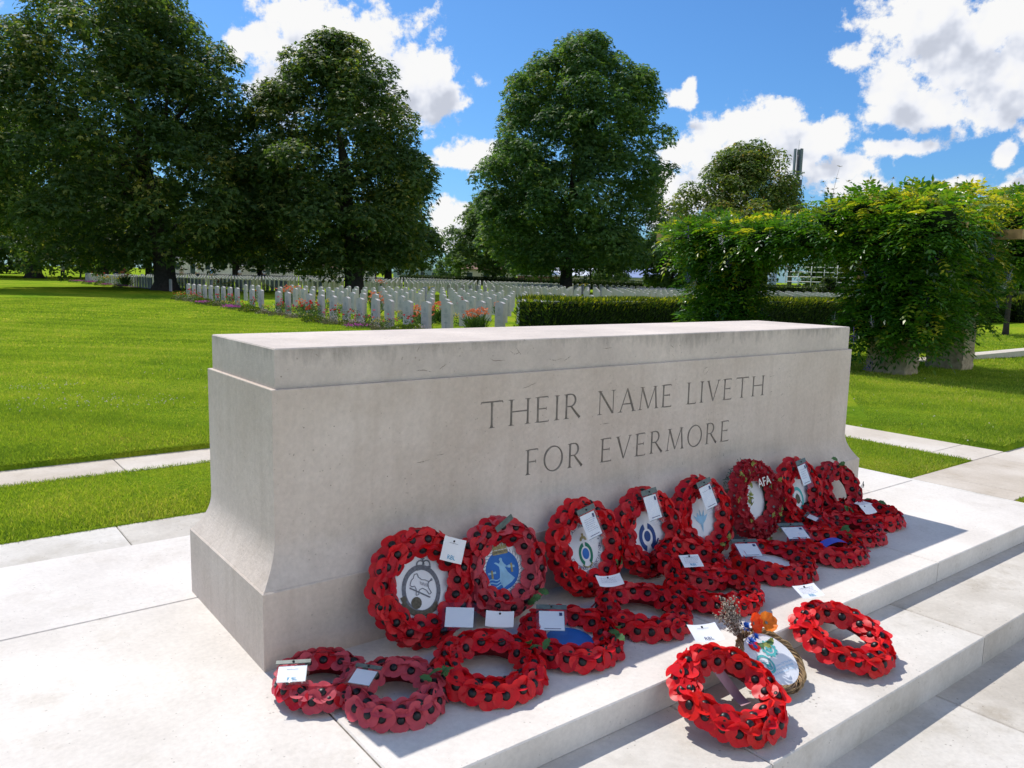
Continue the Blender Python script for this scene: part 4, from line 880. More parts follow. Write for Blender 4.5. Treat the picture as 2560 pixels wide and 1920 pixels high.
    for (x,y,zz,sc) in [(-.062,.115,.055,1.15),(-.082,.062,.05,1.0),(-.045,.07,.048,.95)]:
        m = MB()
        for k in range(46):
            dr = Vector((rg.gauss(0,1),rg.gauss(0,1),abs(rg.gauss(0,1))+.2)).normalized(); sd = dr.cross(Vector((.3,.2,1))).normalized()*.0035*sc; L = .024*sc*rg.uniform(.7,1)
            m.add([(0,0,0),tuple(dr*L*.55-sd),tuple(dr*L),tuple(dr*L*.55+sd)],[(0,1,2,3)])
        m.build('cornflower', M['cornflower'], t).location = (x,y,zz)
    for (x,y,zz,mt,rz,rx) in [(-.020,.118,.058,'orange',20,38),(.047,.106,.05,'orange2',-30,18)]:
        m = MB()
        for k in range(4):
            a0 = k*math.pi/2+.3; n = 6; vs = [(0,0,0)]
            for j in (1,2,3):
                for i in range(n+1):
                    a = a0-.85+1.7*i/n; r_ = .037*j/3; vs.append((r_*math.cos(a), r_*math.sin(a), .004*j*j*.55+.0035*math.sin(i*2.3+k)*j/2))
            fs = [(0,1+i,2+i) for i in range(n)]
            for j in range(2): fs += [(1+j*(n+1)+i, 1+(j+1)*(n+1)+i, 2+(j+1)*(n+1)+i, 2+j*(n+1)+i) for i in range(n)]
            m.add(vs, fs, 0, True)
        m.disc(0,0,.006,.006,.006,10,1); m.build('orange_poppy', [M[mt], M['strip']], t).matrix_local = T(x,y,zz,rx,0,rz)
    for q in range(4): place('leaf', leaf_mesh(M['paleleaf'] if q%2 else M['leaf'], L=.038, W=.022), t, T(-.055+.012*q,.05-.006*q,.045,10,-20,-100+40*q))
build_wreaths()
# ------------------------------------------------------------------ trees
def cloud_leaves(rg, P, C, n, leafL, leafW, fan=3, droop=.35, up=.5, flat=.75):
    """n palmate leaves scattered on clump ellipsoids P (centres, k x 3) with radii C (k)"""
    idx = rg.choice(len(P), n, p=C**2/np.sum(C**2)); d = unit(rg.normal(0,1,(n,3))); d[:,2] = np.where(rg.random(n) < up, np.abs(d[:,2]), d[:,2])
    rr = C[idx]*(.55+.55*rg.random(n)**.6); pos = P[idx]+d*rr[:,None]*np.array([1,1,flat])
    Nn = unit(d*.7+np.array([0,0,.9])+rg.normal(0,.45,(n,3))); t = unit(np.cross(Nn, rg.normal(0,1,(n,3))))
    Vs, Fs, vr = [], [], []; b = 0
    var = np.clip(.34+.22*rg.normal(0,1,n)+.22*(rg.random(n) < .06), 0, 1)
    clv = rg.normal(0,.13,len(P)); var = np.clip(var+clv[idx], 0, 1)
    bt = np.cross(Nn, t)
    for k in range(fan):
        a = (k-(fan-1)/2)*(.95 if fan > 1 else 0)
        D = t*np.cos(a)+bt*np.sin(a)-np.array([0,0,droop])
        V, F = kites(pos, D, Nn, leafL*rg.uniform(.75,1.2,n), leafW*rg.uniform(.8,1.2,n), .1)
        Vs.append(V); Fs.append(F+b); vr.append(np.repeat(var,4)); b += len(V)
    return np.concatenate(Vs), np.concatenate(Fs), np.concatenate(vr)
def crown_clumps(rg, prof, k, cr, jit=.12, off=(0,0), shell=.62, lobes=5):
    zs = np.array([p[0] for p in prof]); rs = np.array([p[1] for p in prof])
    zt = np.linspace(zs[0], zs[-1], 200); rt = np.interp(zt, zs, rs); w = rt+.6; z = rg.choice(zt, k, p=w/w.sum())+rg.uniform(-.3,.3,k)
    r = np.interp(z, zs, rs); a = rg.uniform(0, 2*np.pi, k); ph = rg.uniform(0,6,4)
    lob = 1+jit*np.sin(lobes*a+ph[0]+z*.5)+jit*.8*np.sin(3*a+ph[1]-z*.9)+jit*.6*np.sin(z*1.7+ph[2])
    inner = rg.random(k) > shell; rad = np.where(inner, np.sqrt(rg.random(k))*.85, rg.uniform(.84,1.0,k))
    c = cr*rg.uniform(.65,1.35,k); rr = np.maximum(r*lob*rad-c*.55, 0)
    return np.stack([rr*np.cos(a)+off[0], rr*np.sin(a)+off[1], z], 1), c
def trunk_mesh(rg, H, r0, off=(0,0), spread=4, limbs=9, fork=.32, base=2.6):
    m = MB(); top = H*.8
    pts = [(0,0,-.25),(0,0,.15),(0,0,.6),(.04*off[0],.04*off[1],base)]+[(off[0]*t, off[1]*t, base+(top-base)*t) for t in (.25,.5,.75,1)]
    m.tube(pts, [r0*1.9,r0*1.35,r0*1.06,r0*.95,r0*.7,r0*.45,r0*.25,.05], 14)
    for k in range(limbs):
        a = 2*math.pi*k/limbs+rg.uniform(-.3,.3); z0 = base*.85+(top-base)*(k/limbs)*.55; L = spread*rg.uniform(.6,1); u = rg.uniform(.35,1.0)
        x0, y0 = off[0]*(z0/top), off[1]*(z0/top)
        p = [(x0,y0,z0)]+[(x0+L*t*math.cos(a+.25*math.sin(3*t)), y0+L*t*math.sin(a+.25*math.sin(3*t)), z0+L*u*t**.8+.15*math.sin(7*t+k)) for t in (.2,.4,.6,.8,1)]
        m.tube(p, [r0*.42,r0*.34,r0*.26,r0*.18,r0*.1,.03], 7)
    return m
def tree(name, label, x, y, prof, nleaf, leafL, leafW, mat, r0, k=420, cr=1.1, off=(0,0), seed=1, fan=3, group=None, base=2.6, jit=.1, cat='tree', limbs=9, shell=.62, up=.5, trunkmat=None, flat=.75):
    rg = np.random.default_rng(seed); root = empty(name, (x,y,float(gz(x,y)))); tag(root, label, cat, group)
    P, C = crown_clumps(rg, prof, k, cr, jit, off, shell); V, F, vr = cloud_leaves(rg, P, C, nleaf, leafL, leafW, fan, up=up, flat=flat)
    o = bpy.data.objects.new('crown', npmesh('crown', V, F, mat, vr)); link(o, root)
    rr = max(p[1] for p in prof); H = prof[-1][0]
    trunk_mesh(random.Random(seed), H, r0, off, rr*.75, limbs, base=base).build('trunk', trunkmat or M['bark'], root)
    return root
def build_trees():
    g = 'mature trees standing in the cemetery'
    tree('chestnut_tree','tall broad chestnut tree on the left, trunk at the edge of the open lawn',14.21,57.74,
         [(2.0,7.2),(3.2,9.2),(6,10.3),(9,10.0),(12.5,9.1),(16,7.6),(19.3,5.0),(21.4,2.2)],80000,.28,.115,M['chest'],.72,k=640,cr=1.25,off=(-2.3,1.4),seed=3,group=g,jit=.07)
    tree('chestnut_tree','dark rounded chestnut tree in the middle left with its trunk among the headstones',25.8,51.35,
         [(1.9,4.6),(3.0,6.8),(6,7.3),(9.4,7.0),(13,5.6),(15.5,3.8),(17.6,1.6)],60000,.27,.11,M['chest'],.66,k=480,cr=1.1,off=(-1.2,.6),seed=5,group=g,jit=.08)
    tree('chestnut_tree','tall isolated dark green chestnut tree right of centre, against blue sky',52.75,58.3,
         [(2.2,6.5),(4.4,9.0),(8,9.9),(12,9.6),(16.5,8.3),(20.4,7.0),(23.0,4.6),(24.6,2.2)],80000,.32,.13,M['chest3'],.62,k=640,cr=1.25,off=(.6,-.4),seed=9,group=g,jit=.08)
    tree('chestnut_tree','shaded chestnut tree at the left edge, far beyond the lawn',11.9,107,
         [(2.2,9),(5,11.5),(9,11.5),(13,9.5),(17,6),(19,2)],20000,.6,.26,M['chest'],.8,k=300,cr=1.7,seed=13,fan=2,group=g)
    far = 'trees standing beyond the headstones'
    for i,(x,y,h,w,lab) in enumerate([(36.9,110.5,15,8,'leaning chestnut with lit lower leaves, seen between the two big left trees'),(41.0,112,15.5,7,'further chestnut trunk right of the leaning one, between the two big left trees'),
             (52.0,94.,12.5,8,'dark chestnut half hidden behind the middle left tree'),(21.5,118,14,9,'shaded tree with bright gaps behind the visitors on the left'),(29.5,128,15,9,'shaded tree behind the headstones just right of the visitors'),(4.5,122,17,11,'dark tree at the far left behind the shaded chestnut')]):
        tree('chestnut_tree', lab, x, y, [(2.4,w*.7),(4.5,w),(h*.5,w*.95),(h*.75,w*.7),(h,w*.2)], 9000,.62,.28,M['chest'] if i < 5 else M['farleaf'],.5,k=170,cr=1.5,seed=30+i,fan=2,group=far)
    tree('lime_tree','lower pale edged tree just left of and behind the isolated chestnut',76,102.3,[(2.0,7),(3.5,8.4),(7,8.2),(10,6),(13,3.6),(14.8,1.3)],24000,.5,.22,M['farleaf'],.38,k=260,cr=1.3,seed=41,fan=2,group=far,jit=.12)
    tree('copper_tree','round headed tree with browning leaves rising behind the wisteria pergola',37.7,26.0,[(2.7,3.4),(3.5,4.6),(5,4.2),(6.8,3.2),(8.3,1.9),(9.1,.8)],42000,.17,.08,M['brownleaf'],.26,k=320,cr=.62,seed=43,fan=2,group=far,base=1.6,jit=.13)
    tree('round_tree','small rounded pale green tree between the far hedge and the pergola',67.2,56.9,[(.9,3.2),(2.5,4.1),(4.5,3.9),(6.2,2.6),(7.2,1)],13000,.36,.17,M['farleaf'],.2,k=160,cr=.8,seed=47,fan=2,group=far,base=1.4)
    tree('round_tree','taller grey green tree rising behind the small rounded one',113,96,[(2,6),(5,7.5),(9,6.5),(12.2,2.5)],9000,.7,.32,M['farleaf'],.3,k=150,cr=1.4,seed=48,fan=2,group=far)
    tree('small_tree','young small crowned tree between the brown fence and the isolated chestnut',69.5,82.5,[(2.2,1.6),(3.4,2.4),(5.0,2.1),(6.2,.8)],3500,.42,.2,M['farleaf'],.13,k=60,cr=.7,seed=49,fan=2,group=far,base=1.9)
    tree('small_tree','slim young tree right of the isolated chestnut trunk, before the white roofed hall',76.0,79.5,[(3.2,2.0),(4.6,3),(6.6,2.5),(8,.9)],4000,.42,.2,M['farleaf'],.14,k=60,cr=.8,seed=50,fan=2,group=far,base=2.6)
    tree('bush','dark round shrub against the glass fronted building, seen through the pergola',64.0,36.2,[(.1,.9),(.6,1.25),(1.2,1.1),(1.8,.4)],4000,.18,.09,M['yew'],.1,k=60,cr=.35,seed=51,fan=2,base=.4,cat='shrub')
    tree('young_tree','slim young tree on the right lawn beyond the pergola',28.9,8.65,[(1.9,1.0),(2.6,1.7),(3.4,1.6),(4.2,.7)],3000,.2,.08,M['wist'],.075,k=50,cr=.5,seed=52,fan=2,base=1.6)
    # far scrub and tree line closing the horizon, kept low where the photo shows buildings
    rg = np.random.default_rng(77)
    spots = [(-2,150,7,6),(12,152,8,6),(60,200,4,7),(75,215,5,8),(98,220,5,9),(120,200,5,7),(128,175,7,8),(103,150,6.5,7),(90,128,6,5),(95,112,5.5,5),(84,84,3.2,3.2),(118,108,8,8),(128,72,7,8),(118,55,6,7),(104,38,5,5),(112,22,6,6),(97,8,6,7),(80,-6,6,6),(66,6,5,4.5),(75,18,4.5,4),(140,150,9,10),(32,180,5,7),(-20,150,9,9),(150,110,10,9)]
    protos = []
    for i,(x,y,h,w) in enumerate(spots):
        if i < 4:
            r = tree('far_tree', 'far tree', x, y, [(.3,w*.75),(h*.3,w),(h*.6,w*.9),(h*.85,w*.55),(h,w*.15)], 5000,.55,.28,M['farleaf'],.3,k=110,cr=1.1,seed=100+i,fan=2,base=1.0); protos.append((r,h,w))
        else:
            p, ph, pw = protos[i % 4]; r = copy_tree(p); r.location = (x,y,-.3); s = w/pw; r.scale = (s,s,h/ph); r.rotation_euler = (0,0,i*1.3)
        r['group'] = 'low trees and bushes far off on the horizon'; r['label'] = 'low bushy tree far off on the skyline beyond the cemetery'; r['category'] = 'tree'
def hedge(name, label, x0, x1, y0, y1, z0, z1, n, L, W, mat, seed, updir=.9, cat='hedge', shag=.05):
    """clipped hedge: solid dark core wrapped in upright sprigs on its sides and top"""
    root = empty(name, ((x0+x1)/2,(y0+y1)/2,z0)); tag(root, label, cat); rg = np.random.default_rng(seed); ox, oy = (x0+x1)/2, (y0+y1)/2
    lx, ly, h = x1-x0, y1-y0, z1-z0; m = MB(); c = .07; m.box(-lx/2+c,lx/2-c,-ly/2+c,ly/2-c,-.1,h-c-.02); m.build('shade_core', M['hedgecore'], root)
    areas = np.array([lx*h, lx*h*.25, ly*h, ly*h, lx*ly*1.3]); pick = rg.choice(5, n, p=areas/areas.sum()); u, v = rg.random(n), rg.random(n)
    P = np.zeros((n,3)); Nn = np.zeros((n,3))
    for i, (a, nn) in enumerate([((lambda u,v: np.stack([(u-.5)*lx, np.full_like(u,-ly/2), v*h],1)), (0,-1,0)), ((lambda u,v: np.stack([(u-.5)*lx, np.full_like(u,ly/2), v*h],1)), (0,1,0)),
                  ((lambda u,v: np.stack([np.full_like(u,-lx/2), (u-.5)*ly, v*h],1)), (-1,0,0)), ((lambda u,v: np.stack([np.full_like(u,lx/2), (u-.5)*ly, v*h],1)), (1,0,0)),
                  ((lambda u,v: np.stack([(u-.5)*lx, (v-.5)*ly, np.full_like(u,h)],1)), (0,0,1))]):
        s = pick == i; P[s] = a(u[s], v[s]); Nn[s] = nn
    bump = .5*np.sin(P[:,0]*1.9+P[:,2]*2)+.5*np.sin(P[:,1]*2.3+P[:,0]*.7+1); P += Nn*(shag*bump[:,None]-rg.uniform(0,.1,n)[:,None]*(Nn[:,2:3] == 0)-.05*(Nn[:,2:3] > 0))
    D = Nn*.55+np.array([0,0,updir])+rg.normal(0,.4,(n,3)); fN = unit(Nn+rg.normal(0,.5,(n,3)))
    V, F = kites(P, D, fN, L*rg.uniform(.6,1.4,n), W*rg.uniform(.7,1.3,n), .15)
    hf = np.clip((P[:,2]/h-.55)/.4,0,1); var = np.clip(rg.normal(.26,.18,n)+hf*rg.uniform(.0,.75,n), 0, 1); P[:,2] += (P[:,2]/h > .93)*rg.uniform(-.03,.05,n)  # sprigs yellower towards the top: sunlight put into their colour
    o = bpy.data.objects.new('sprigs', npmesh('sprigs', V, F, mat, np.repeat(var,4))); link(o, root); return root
def build_hedges():
    hedge('yew_hedge','clipped yew hedge with top coloured sunlit yellow green behind the memorial stone',11.9,46,12.7,14.0,-.3,.72,60000,.12,.030,M['yew'],5)
    hedge('boundary_hedge','long low clipped hedge behind the last rows of headstones',73,74.6,14,128,-.3,.86,30000,.22,.10,M['beech'],6,updir=.4)
    hedge('boundary_hedge','dark hedge closing the right lawn beyond the young tree',40,41.4,-12,12.5,-.3,.85,16000,.17,.06,M['yew'],7)
# ------------------------------------------------------------------ headstones
def headstone_mesh():
    m = MB(); w, h, t = .195, .84, .045; n = 8; prof = [(-w,-.25),(-w,h-.045)]
    for i in range(1,n): a = -1+2*i/n; prof.append((a*w, h-.045*a*a))
    prof += [(w,h-.045),(w,-.25)]; k = len(prof); b = .004
    vs = [(-t,y,z) for y,z in prof]+[(t,y,z) for y,z in prof]; m.add(vs, [tuple(range(k)), tuple(reversed(range(k,2*k)))]+[(i,(i+k),(i+1)%k+k,(i+1)%k) for i in range(k)])
    return m.mesh('headstone', M['tomb'])
def carve_mesh(kind):
    m = MB(); Mx = Matrix(((0,0,-1,-.0455),(-1,0,0,0),(0,1,0,0),(0,0,0,1)))
    m.ringf(0,.62,.0012,.050,.062,16,M=Mx); m.disc(0,.62,.0014,.028,.034,10,M=Mx)
    for q in range(3): m.line([(-.11+.02*q,.52-.035*q),(.11-.02*q,.52-.035*q)], .012, .0012, M=Mx)
    if kind: m.line([(0,.16),(0,.38)], .035, .0012, M=Mx); m.line([(-.07,.32),(.07,.32)], .03, .0013, M=Mx)
    else:
        for q in range(2): m.line([(-.08,.3-.04*q),(.08,.3-.04*q)], .012, .0012, M=Mx)
    return m.mesh('inscription', M['tombcut'])
TRUNKS = [(14.2,57.7,2.4),(25.8,51.4,2.0),(52.7,58.3,1.8),(36.9,110.5,1.5)]
def build_headstones():
    rg = np.random.default_rng(21); pos = []
    def block(r0, r1, ya, yb, bid, dy=1.0):
        for r in range(r0, r1):
            y = ya+(.5 if r % 2 else 0)*(bid == 'A')+(.9 if (r == 1 and bid == 'A') else 0)
            while y < yb:
                x = 10.0+2.72*r+.028*(y-14.4)
                if all(math.hypot(x-a,y-b) > c for a,b,c in TRUNKS) and not (rg.random() < .015): pos.append((x+rg.normal(0,.012), y+rg.normal(0,.02), rg.normal(0,.012), r, bid))
                y += dy
    block(0,6,14.4,39.8,'A'); block(8,20,15.2,50,'B'); block(1,20,55,92.5,'C'); block(6,22,97,128,'D')
    me = headstone_mesh(); cm = [carve_mesh(0), carve_mesh(1)]
    def vis(x,y):
        if not infront(x,y,.3,1.03): return False
        d = math.hypot(x-CAM.x,y-CAM.y)
        tx = (12.8-CAM.y)/(y-CAM.y); xh = CAM.x+(x-CAM.x)*tx
        if xh > 11.9 and y > 14 and CAM.z+(.51-CAM.z)*tx < .70: return False     # behind the clipped hedge
        return True
    pos.sort(key=lambda p: math.hypot(p[0]-CAM.x,p[1]-CAM.y)); near = [p for p in pos if vis(p[0],p[1])][:300]; ns = set(id(p) for p in near)
    def z(x,y): return float(gz(x,y))
    gn = {'A':'headstones in the nearest plot behind the flower border','B':'headstones in the right hand plot beyond the grass aisle','C':'headstones in the plot around the big chestnut trunks','D':'headstones in the furthest plot'}
    lab = {'A':'pale grey round topped headstone in a middle row of the plot nearest the memorial','B':'pale headstone in the plot beyond the grass aisle, before the far hedge','C':'pale headstone in the plot around the big chestnut trunks','D':'pale headstone in the furthest plot'}
    for i, p in enumerate(near):
        o = bpy.data.objects.new('headstone', me); link(o); o.location = (p[0],p[1],z(p[0],p[1])-.01); o.rotation_euler = (rg.normal(0,.006),rg.normal(0,.006),p[2])
        g = gn[p[4]]; l = lab[p[4]]
        if p[4] == 'A' and p[3] == 0: l = 'pale grey round topped headstone in the front row standing in the flower border'; g = 'front row headstones along the lawn'
        if p[4] == 'A' and p[3] == 1: l = 'pale grey headstone in the second row from the lawn'; g = 'second row headstones'
        if p[4] == 'C' and p[3] == 1: l = 'pale headstone in the far row running past the big left chestnut trunk'; g = 'far front row headstones past the chestnut'
        tag(o, l, 'headstone', g)
        if math.hypot(p[0]-CAM.x,p[1]-CAM.y) < 42: link(bpy.data.objects.new('inscription', cm[i % 3 == 0]), o)
    rest = [p for p in pos if id(p) not in ns and infront(p[0],p[1],.3,1.25)]
    V0 = np.array([v.co[:] for v in me.vertices]); polys = [tuple(q.vertices) for q in me.polygons]; vs = []; fs = []
    for p in rest:
        b = len(vs); c, s = math.cos(p[2]), math.sin(p[2]); zz = z(p[0],p[1])-.01
        vs += [(p[0]+v[0]*c-v[1]*s, p[1]+v[0]*s+v[1]*c, zz+v[2]) for v in V0]; fs += [tuple(i+b for i in f) for f in polys]
    mm = bpy.data.meshes.new('distant_headstones'); mm.from_pydata(vs, [], fs); mm.materials.append(M['tomb']); o = bpy.data.objects.new('distant_headstones', mm); link(o)
    tag(o, 'dense far rows of pale headstones running to the cemetery edge', 'headstones', kind='stuff'); print('headstones', len(near), len(rest))
# ------------------------------------------------------------------ border plants
def plant_proto(kind, seed):
    rg = np.random.default_rng(seed); R_ = random.Random(seed)
    def leafobj(P, D, L, W, mat=None, var=None, name='foliage'):
        n = len(P); V, F = kites(P, D, rg.normal(0,1,(n,3)), L, W, .2); return npmesh(name, V, F, mat or M['plantleaf'], np.repeat(var if var is not None else np.clip(rg.normal(.4,.22,n),0,1), 4))
    def bloom(r, mat):
        k = 16; D = rg.normal(0,1,(k,3)); D[:,2] = np.abs(D[:,2])*.8; V, F = kites(np.zeros((k,3)), D, rg.normal(0,1,(k,3)), np.full(k,r)*rg.uniform(.8,1.2,k), np.full(k,r*.8), .2); return ('blooms', npmesh('bloom', V, F, mat))
    def blobs(n, sx, z0, z1, r, mat, name='flowers', petals=6):
        P = np.stack([rg.normal(0,sx,n), rg.normal(0,sx,n), rg.uniform(z0,z1,n)], 1); P = np.repeat(P, petals, 0); k = len(P); D = rg.normal(0,1,(k,3)); D[:,2] = np.abs(D[:,2])*.8
        V, F = kites(P, D, rg.normal(0,1,(k,3)), np.full(k,r)*rg.uniform(.8,1.2,k), np.full(k,r*.75), .2); return npmesh(name, V, F, mat)
    if kind == 'lily':
        n = 220; a = rg.uniform(0,6.28,n); el = rg.uniform(.5,1.9,n); P = np.stack([rg.normal(0,.07,n),rg.normal(0,.07,n),rg.uniform(0,.25,n)],1)
        fo = leafobj(P, np.stack([np.cos(a),np.sin(a),el],1), rg.uniform(.18,.42,n), rg.uniform(.018,.032,n)); fl = blobs(30,.13,.40,.62,.055,FM['orange'])
    elif kind == 'rose':
        n = 260; P = np.stack([rg.normal(0,.15,n),rg.normal(0,.15,n),rg.uniform(.03,.5,n)],1); fo = leafobj(P, rg.normal(0,1,(n,3)), rg.uniform(.03,.07,n), rg.uniform(.025,.045,n)); fl = bloom(.05,FM['rose'])
    elif kind == 'pinkrose':
        n = 200; P = np.stack([rg.normal(0,.12,n),rg.normal(0,.12,n),rg.uniform(.03,.42,n)],1); fo = leafobj(P, rg.normal(0,1,(n,3)), rg.uniform(.03,.07,n), rg.uniform(.025,.045,n)); fl = bloom(.045,FM['pink'])
    elif kind == 'aster':
        n = 260; P = np.stack([rg.normal(0,.17,n),rg.normal(0,.17,n),rg.uniform(0,.10,n)],1); fo = leafobj(P, rg.normal(0,1,(n,3))+np.array([0,0,.8]), rg.uniform(.03,.06,n), rg.uniform(.01,.02,n)); fl = blobs(70,.16,.10,.17,.028,FM['magenta'])
    elif kind == 'yellow':
        n = 260; P = np.stack([rg.normal(0,.14,n),rg.normal(0,.14,n),rg.uniform(0,.3,n)],1); fo = leafobj(P, rg.normal(0,1,(n,3))+np.array([0,0,1]), rg.uniform(.04,.1,n), rg.uniform(.015,.03,n), var=np.clip(rg.normal(.75,.2,n),0,1)); fl = blobs(26,.14,.25,.38,.035,FM['yellow'])
    elif kind == 'mound':
        n = 1100; d = unit(rg.normal(0,1,(n,3))); d[:,2] = abs(d[:,2]); P = d*np.array([.30,.26,.20])*rg.uniform(.8,1,n)[:,None]; fo = leafobj(P, d+rg.normal(0,.5,(n,3)), rg.uniform(.03,.06,n), rg.uniform(.01,.02,n), mat=M['yew'], var=np.clip(rg.normal(.5,.2,n),0,1)); fl = None
    else:   # silver / brown ground plants
        n = 420; d = unit(rg.normal(0,1,(n,3))); d[:,2] = abs(d[:,2]); P = d*np.array([.24,.24,.15])*rg.uniform(.5,1,n)[:,None]; fo = leafobj(P, d+rg.normal(0,.5,(n,3)), rg.uniform(.03,.07,n), rg.uniform(.012,.02,n), mat=M['heather'], var=rg.random(n)); fl = blobs(16,.15,.1,.2,.02,FM['pale'])
    return fo, fl
FM = {'orange': plain('lily_orange', (.80,.23,.10), .5, .3, .3, 30, trans=.2), 'rose': plain('rose_red', (.72,.05,.05), .5, .3, .2, 30, trans=.2), 'pink': plain('rose_pink', (.75,.16,.22), .5, .3, .2, 30, trans=.2),
      'magenta': plain('aster_magenta', (.55,.09,.42), .5, .3, .2, 30, trans=.2), 'yellow': plain('bedding_yellow', (.72,.55,.08), .5, .3, .2, 30, trans=.2), 'pale': plain('pale_flower', (.62,.48,.45), .5, .3, .2, 30, trans=.2)}
M['heather'] = leafmat('heather_foliage', (.05,.07,.04), (.13,.14,.08), (.28,.19,.15), trans=.2)
def build_border():
    info = {'lily':('orange_lily','orange flowered lily clump between the headstones','lily'),'rose':('red_rose','rose bush with a few red blooms in the headstone border','rose bush'),'pinkrose':('pink_rose','rose bush with pink blooms in the headstone border','rose bush'),
            'aster':('magenta_aster','low mat of magenta flowers at the edge of the border','flowers'),'yellow':('yellow_bedding','yellow flowered bedding plant between the headstones','flowers'),'mound':('evergreen_mound','low dark green evergreen mound at the edge of the border','shrub'),'heather':('heather_clump','greyish low clump with pale flowers along the border edge','plant')}
    pr = {k: [plant_proto(k, 200+7*i+j) for j in range(2)] for i, k in enumerate(info)}
    rg = random.Random(5)
    def put(kind, x, y, s=1.0, label=None):
        fo, fl = pr[kind][rg.randrange(2)]; nm, lab, cat = info[kind]; o = bpy.data.objects.new(nm, fo); link(o); tag(o, label or lab, cat, 'border plants: '+lab.split(' ')[0]+' '+cat)
        o.location = (x,y,float(gz(x,y))-.01); o.rotation_euler = (0,0,rg.uniform(0,6.28)); o.scale = (s,s,s*rg.uniform(.85,1.15))
        if isinstance(fl, tuple):
            for q in range(6): b_ = bpy.data.objects.new('bloom', fl[1]); link(b_, o); b_.location = (rg.gauss(0,.12),rg.gauss(0,.12),rg.uniform(.3,.58)); b_.rotation_euler = (rg.uniform(-.6,.6),rg.uniform(-.6,.6),rg.uniform(0,6))
        elif fl: link(bpy.data.objects.new('flowers', fl), o)
    put('lily',11.9,15.6,1.0,'large orange lily clump at the corner of the yew hedge'); put('lily',11.4,15.3,.95,'second orange lily clump beside the yew hedge corner')
    for y, k, dx, s in [(14.9,'heather',0,1),(15.6,'mound',-.25,1),(16.0,'lily',.7,1),(17.0,'pinkrose',.1,.8),(17.0,'yellow',.8,1.1),(17.4,'heather',0,1),(17.9,'aster',-.4,1.0),(18.2,'heather',.1,1.2),(18.7,'yellow',.7,.9),(18.9,'heather',-.1,1.2),(19.5,'rose',.2,1.0),(20.0,'heather',-.3,1.2),(20.6,'rose',.2,.9),(20.9,'mound',-.4,1.15),(21.6,'mound',-.3,1.1),(21.9,'heather',0,1),(22.4,'rose',.1,1.1),(23,'yellow',.5,1.1),(23.3,'heather',-.3,1),(23.8,'pinkrose',.1,1),(24.3,'lily',.6,1),(24.8,'heather',-.3,1.1),(25.4,'pinkrose',0,1),(26,'yellow',.5,1),(26.2,'heather',-.3,1.1),(27.2,'mound',-.3,1.3),(27.9,'mound',-.3,1.2),(28.6,'heather',0,1),(29.4,'aster',-.4,1.2),(30,'aster',-.35,1),(30.4,'heather',0,1.1),(31.2,'pinkrose',.1,1),(32.1,'heather',-.2,1.1),(33.2,'rose',.1,1),(33.9,'aster',-.4,1.3),(34.6,'mound',-.2,1.2),(35.3,'mound',-.1,1.2),(36.2,'rose',.1,1),(37.2,'heather',0,1.2),(38.2,'rose',.1,1.1),(39.2,'heather',0,1.2),(40.0,'mound',0,1.1)]:
        put(k, 9.75+.028*(y-14.4)+dx-.15, y, s)
    for x, y, k, s in [(12.9,19.4,'lily',1.1),(12.6,20.3,'lily',1.0),(13.2,24.1,'lily',1.1),(13.6,34,'lily',1.5),(13.3,32.6,'lily',1.4),(12.8,27.6,'yellow',1.4),(12.8,26.3,'yellow',1.1),(15.9,22.4,'pinkrose',1.2),(12.9,21.8,'yellow',1.1),(12.9,18.2,'yellow',1.0),(13,36.5,'rose',1.1),(15.7,29,'lily',1.2),(16,36,'yellow',1.3),(18.6,38,'yellow',1.2),(21.5,24.5,'yellow',1.2),(18.2,23.2,'lily',1.0)]: put(k,x,y,s)
    for x, y, k, s in [(12.4,84,'mound',1.5),(12.3,81,'aster',1.8),(12.4,77,'mound',1.5),(12.2,74,'aster',1.7),(12.4,71,'mound',1.6),(12.2,67.5,'aster',1.6),(12.5,65,'heather',1.6),(12.3,62.5,'aster',1.6),(13.4,76,'rose',2.0),(13.4,74.3,'yellow',2.0),(13.5,69,'yellow',2.0),(13.3,66,'lily',1.9),(15.2,61.5,'lily',1.8),(15.4,60,'yellow',2.0),(15.7,63,'lily',1.8),(18.4,56.5,'yellow',1.8),(20.5,55,'yellow',1.6),(17.4,56,'rose',1.5),(31,57,'lily',1.6),(34,54,'yellow',1.6),(58,50,'yellow',1.6),(60,66,'yellow',2.2),(66,70,'yellow',2.2),(62,74,'yellow',2.2),(59,46,'yellow',1.5)]: put(k,x,y,s)
    rr = random.Random(9)
    for q in range(46):
        y = 14.7+q*.56+rr.uniform(-.15,.15); put(rr.choice(['heather','heather','mound','pinkrose','rose','heather','yellow']), 9.62+.028*(y-14.4)+rr.uniform(-.3,.1), y, rr.uniform(.7,1.1))
    # dug earth of the border
    m = MB()
    for (ya,yb,dx) in [(14.2,40.4,0),(54.6,92.6,2.7)]:
        n = int((yb-ya)/.6)
        for i in range(n):
            y0 = ya+(yb-ya)*i/n; y1 = ya+(yb-ya)*(i+1)/n; w0 = .42+.05*math.sin(y0*2.1); w1 = .42+.05*math.sin(y1*2.1); f = lambda y: 10.0+dx+.028*(y-14.4)
            m.add([(f(y0)-w0,y0,float(gz(f(y0)-w0,y0))+.004),(f(y0)+.3,y0,float(gz(f(y0)+.3,y0))+.004),(f(y1)+.3,y1,float(gz(f(y1)+.3,y1))+.004),(f(y1)-w1,y1,float(gz(f(y1)-w1,y1))+.004)], [(0,1,2,3)])
    tag(m.build('flower_bed_soil', plain('border_soil', (.085,.06,.04), .95, .1, .4, 9, bump=.8, bscale=30)), kind='structure')
    # small flag stuck before a front row stone
    f = empty('hand_flag', (9.75,19.0,float(gz(9.75,19)))); tag(f, 'small red, white and blue flag on a stick before a front row headstone', 'flag')
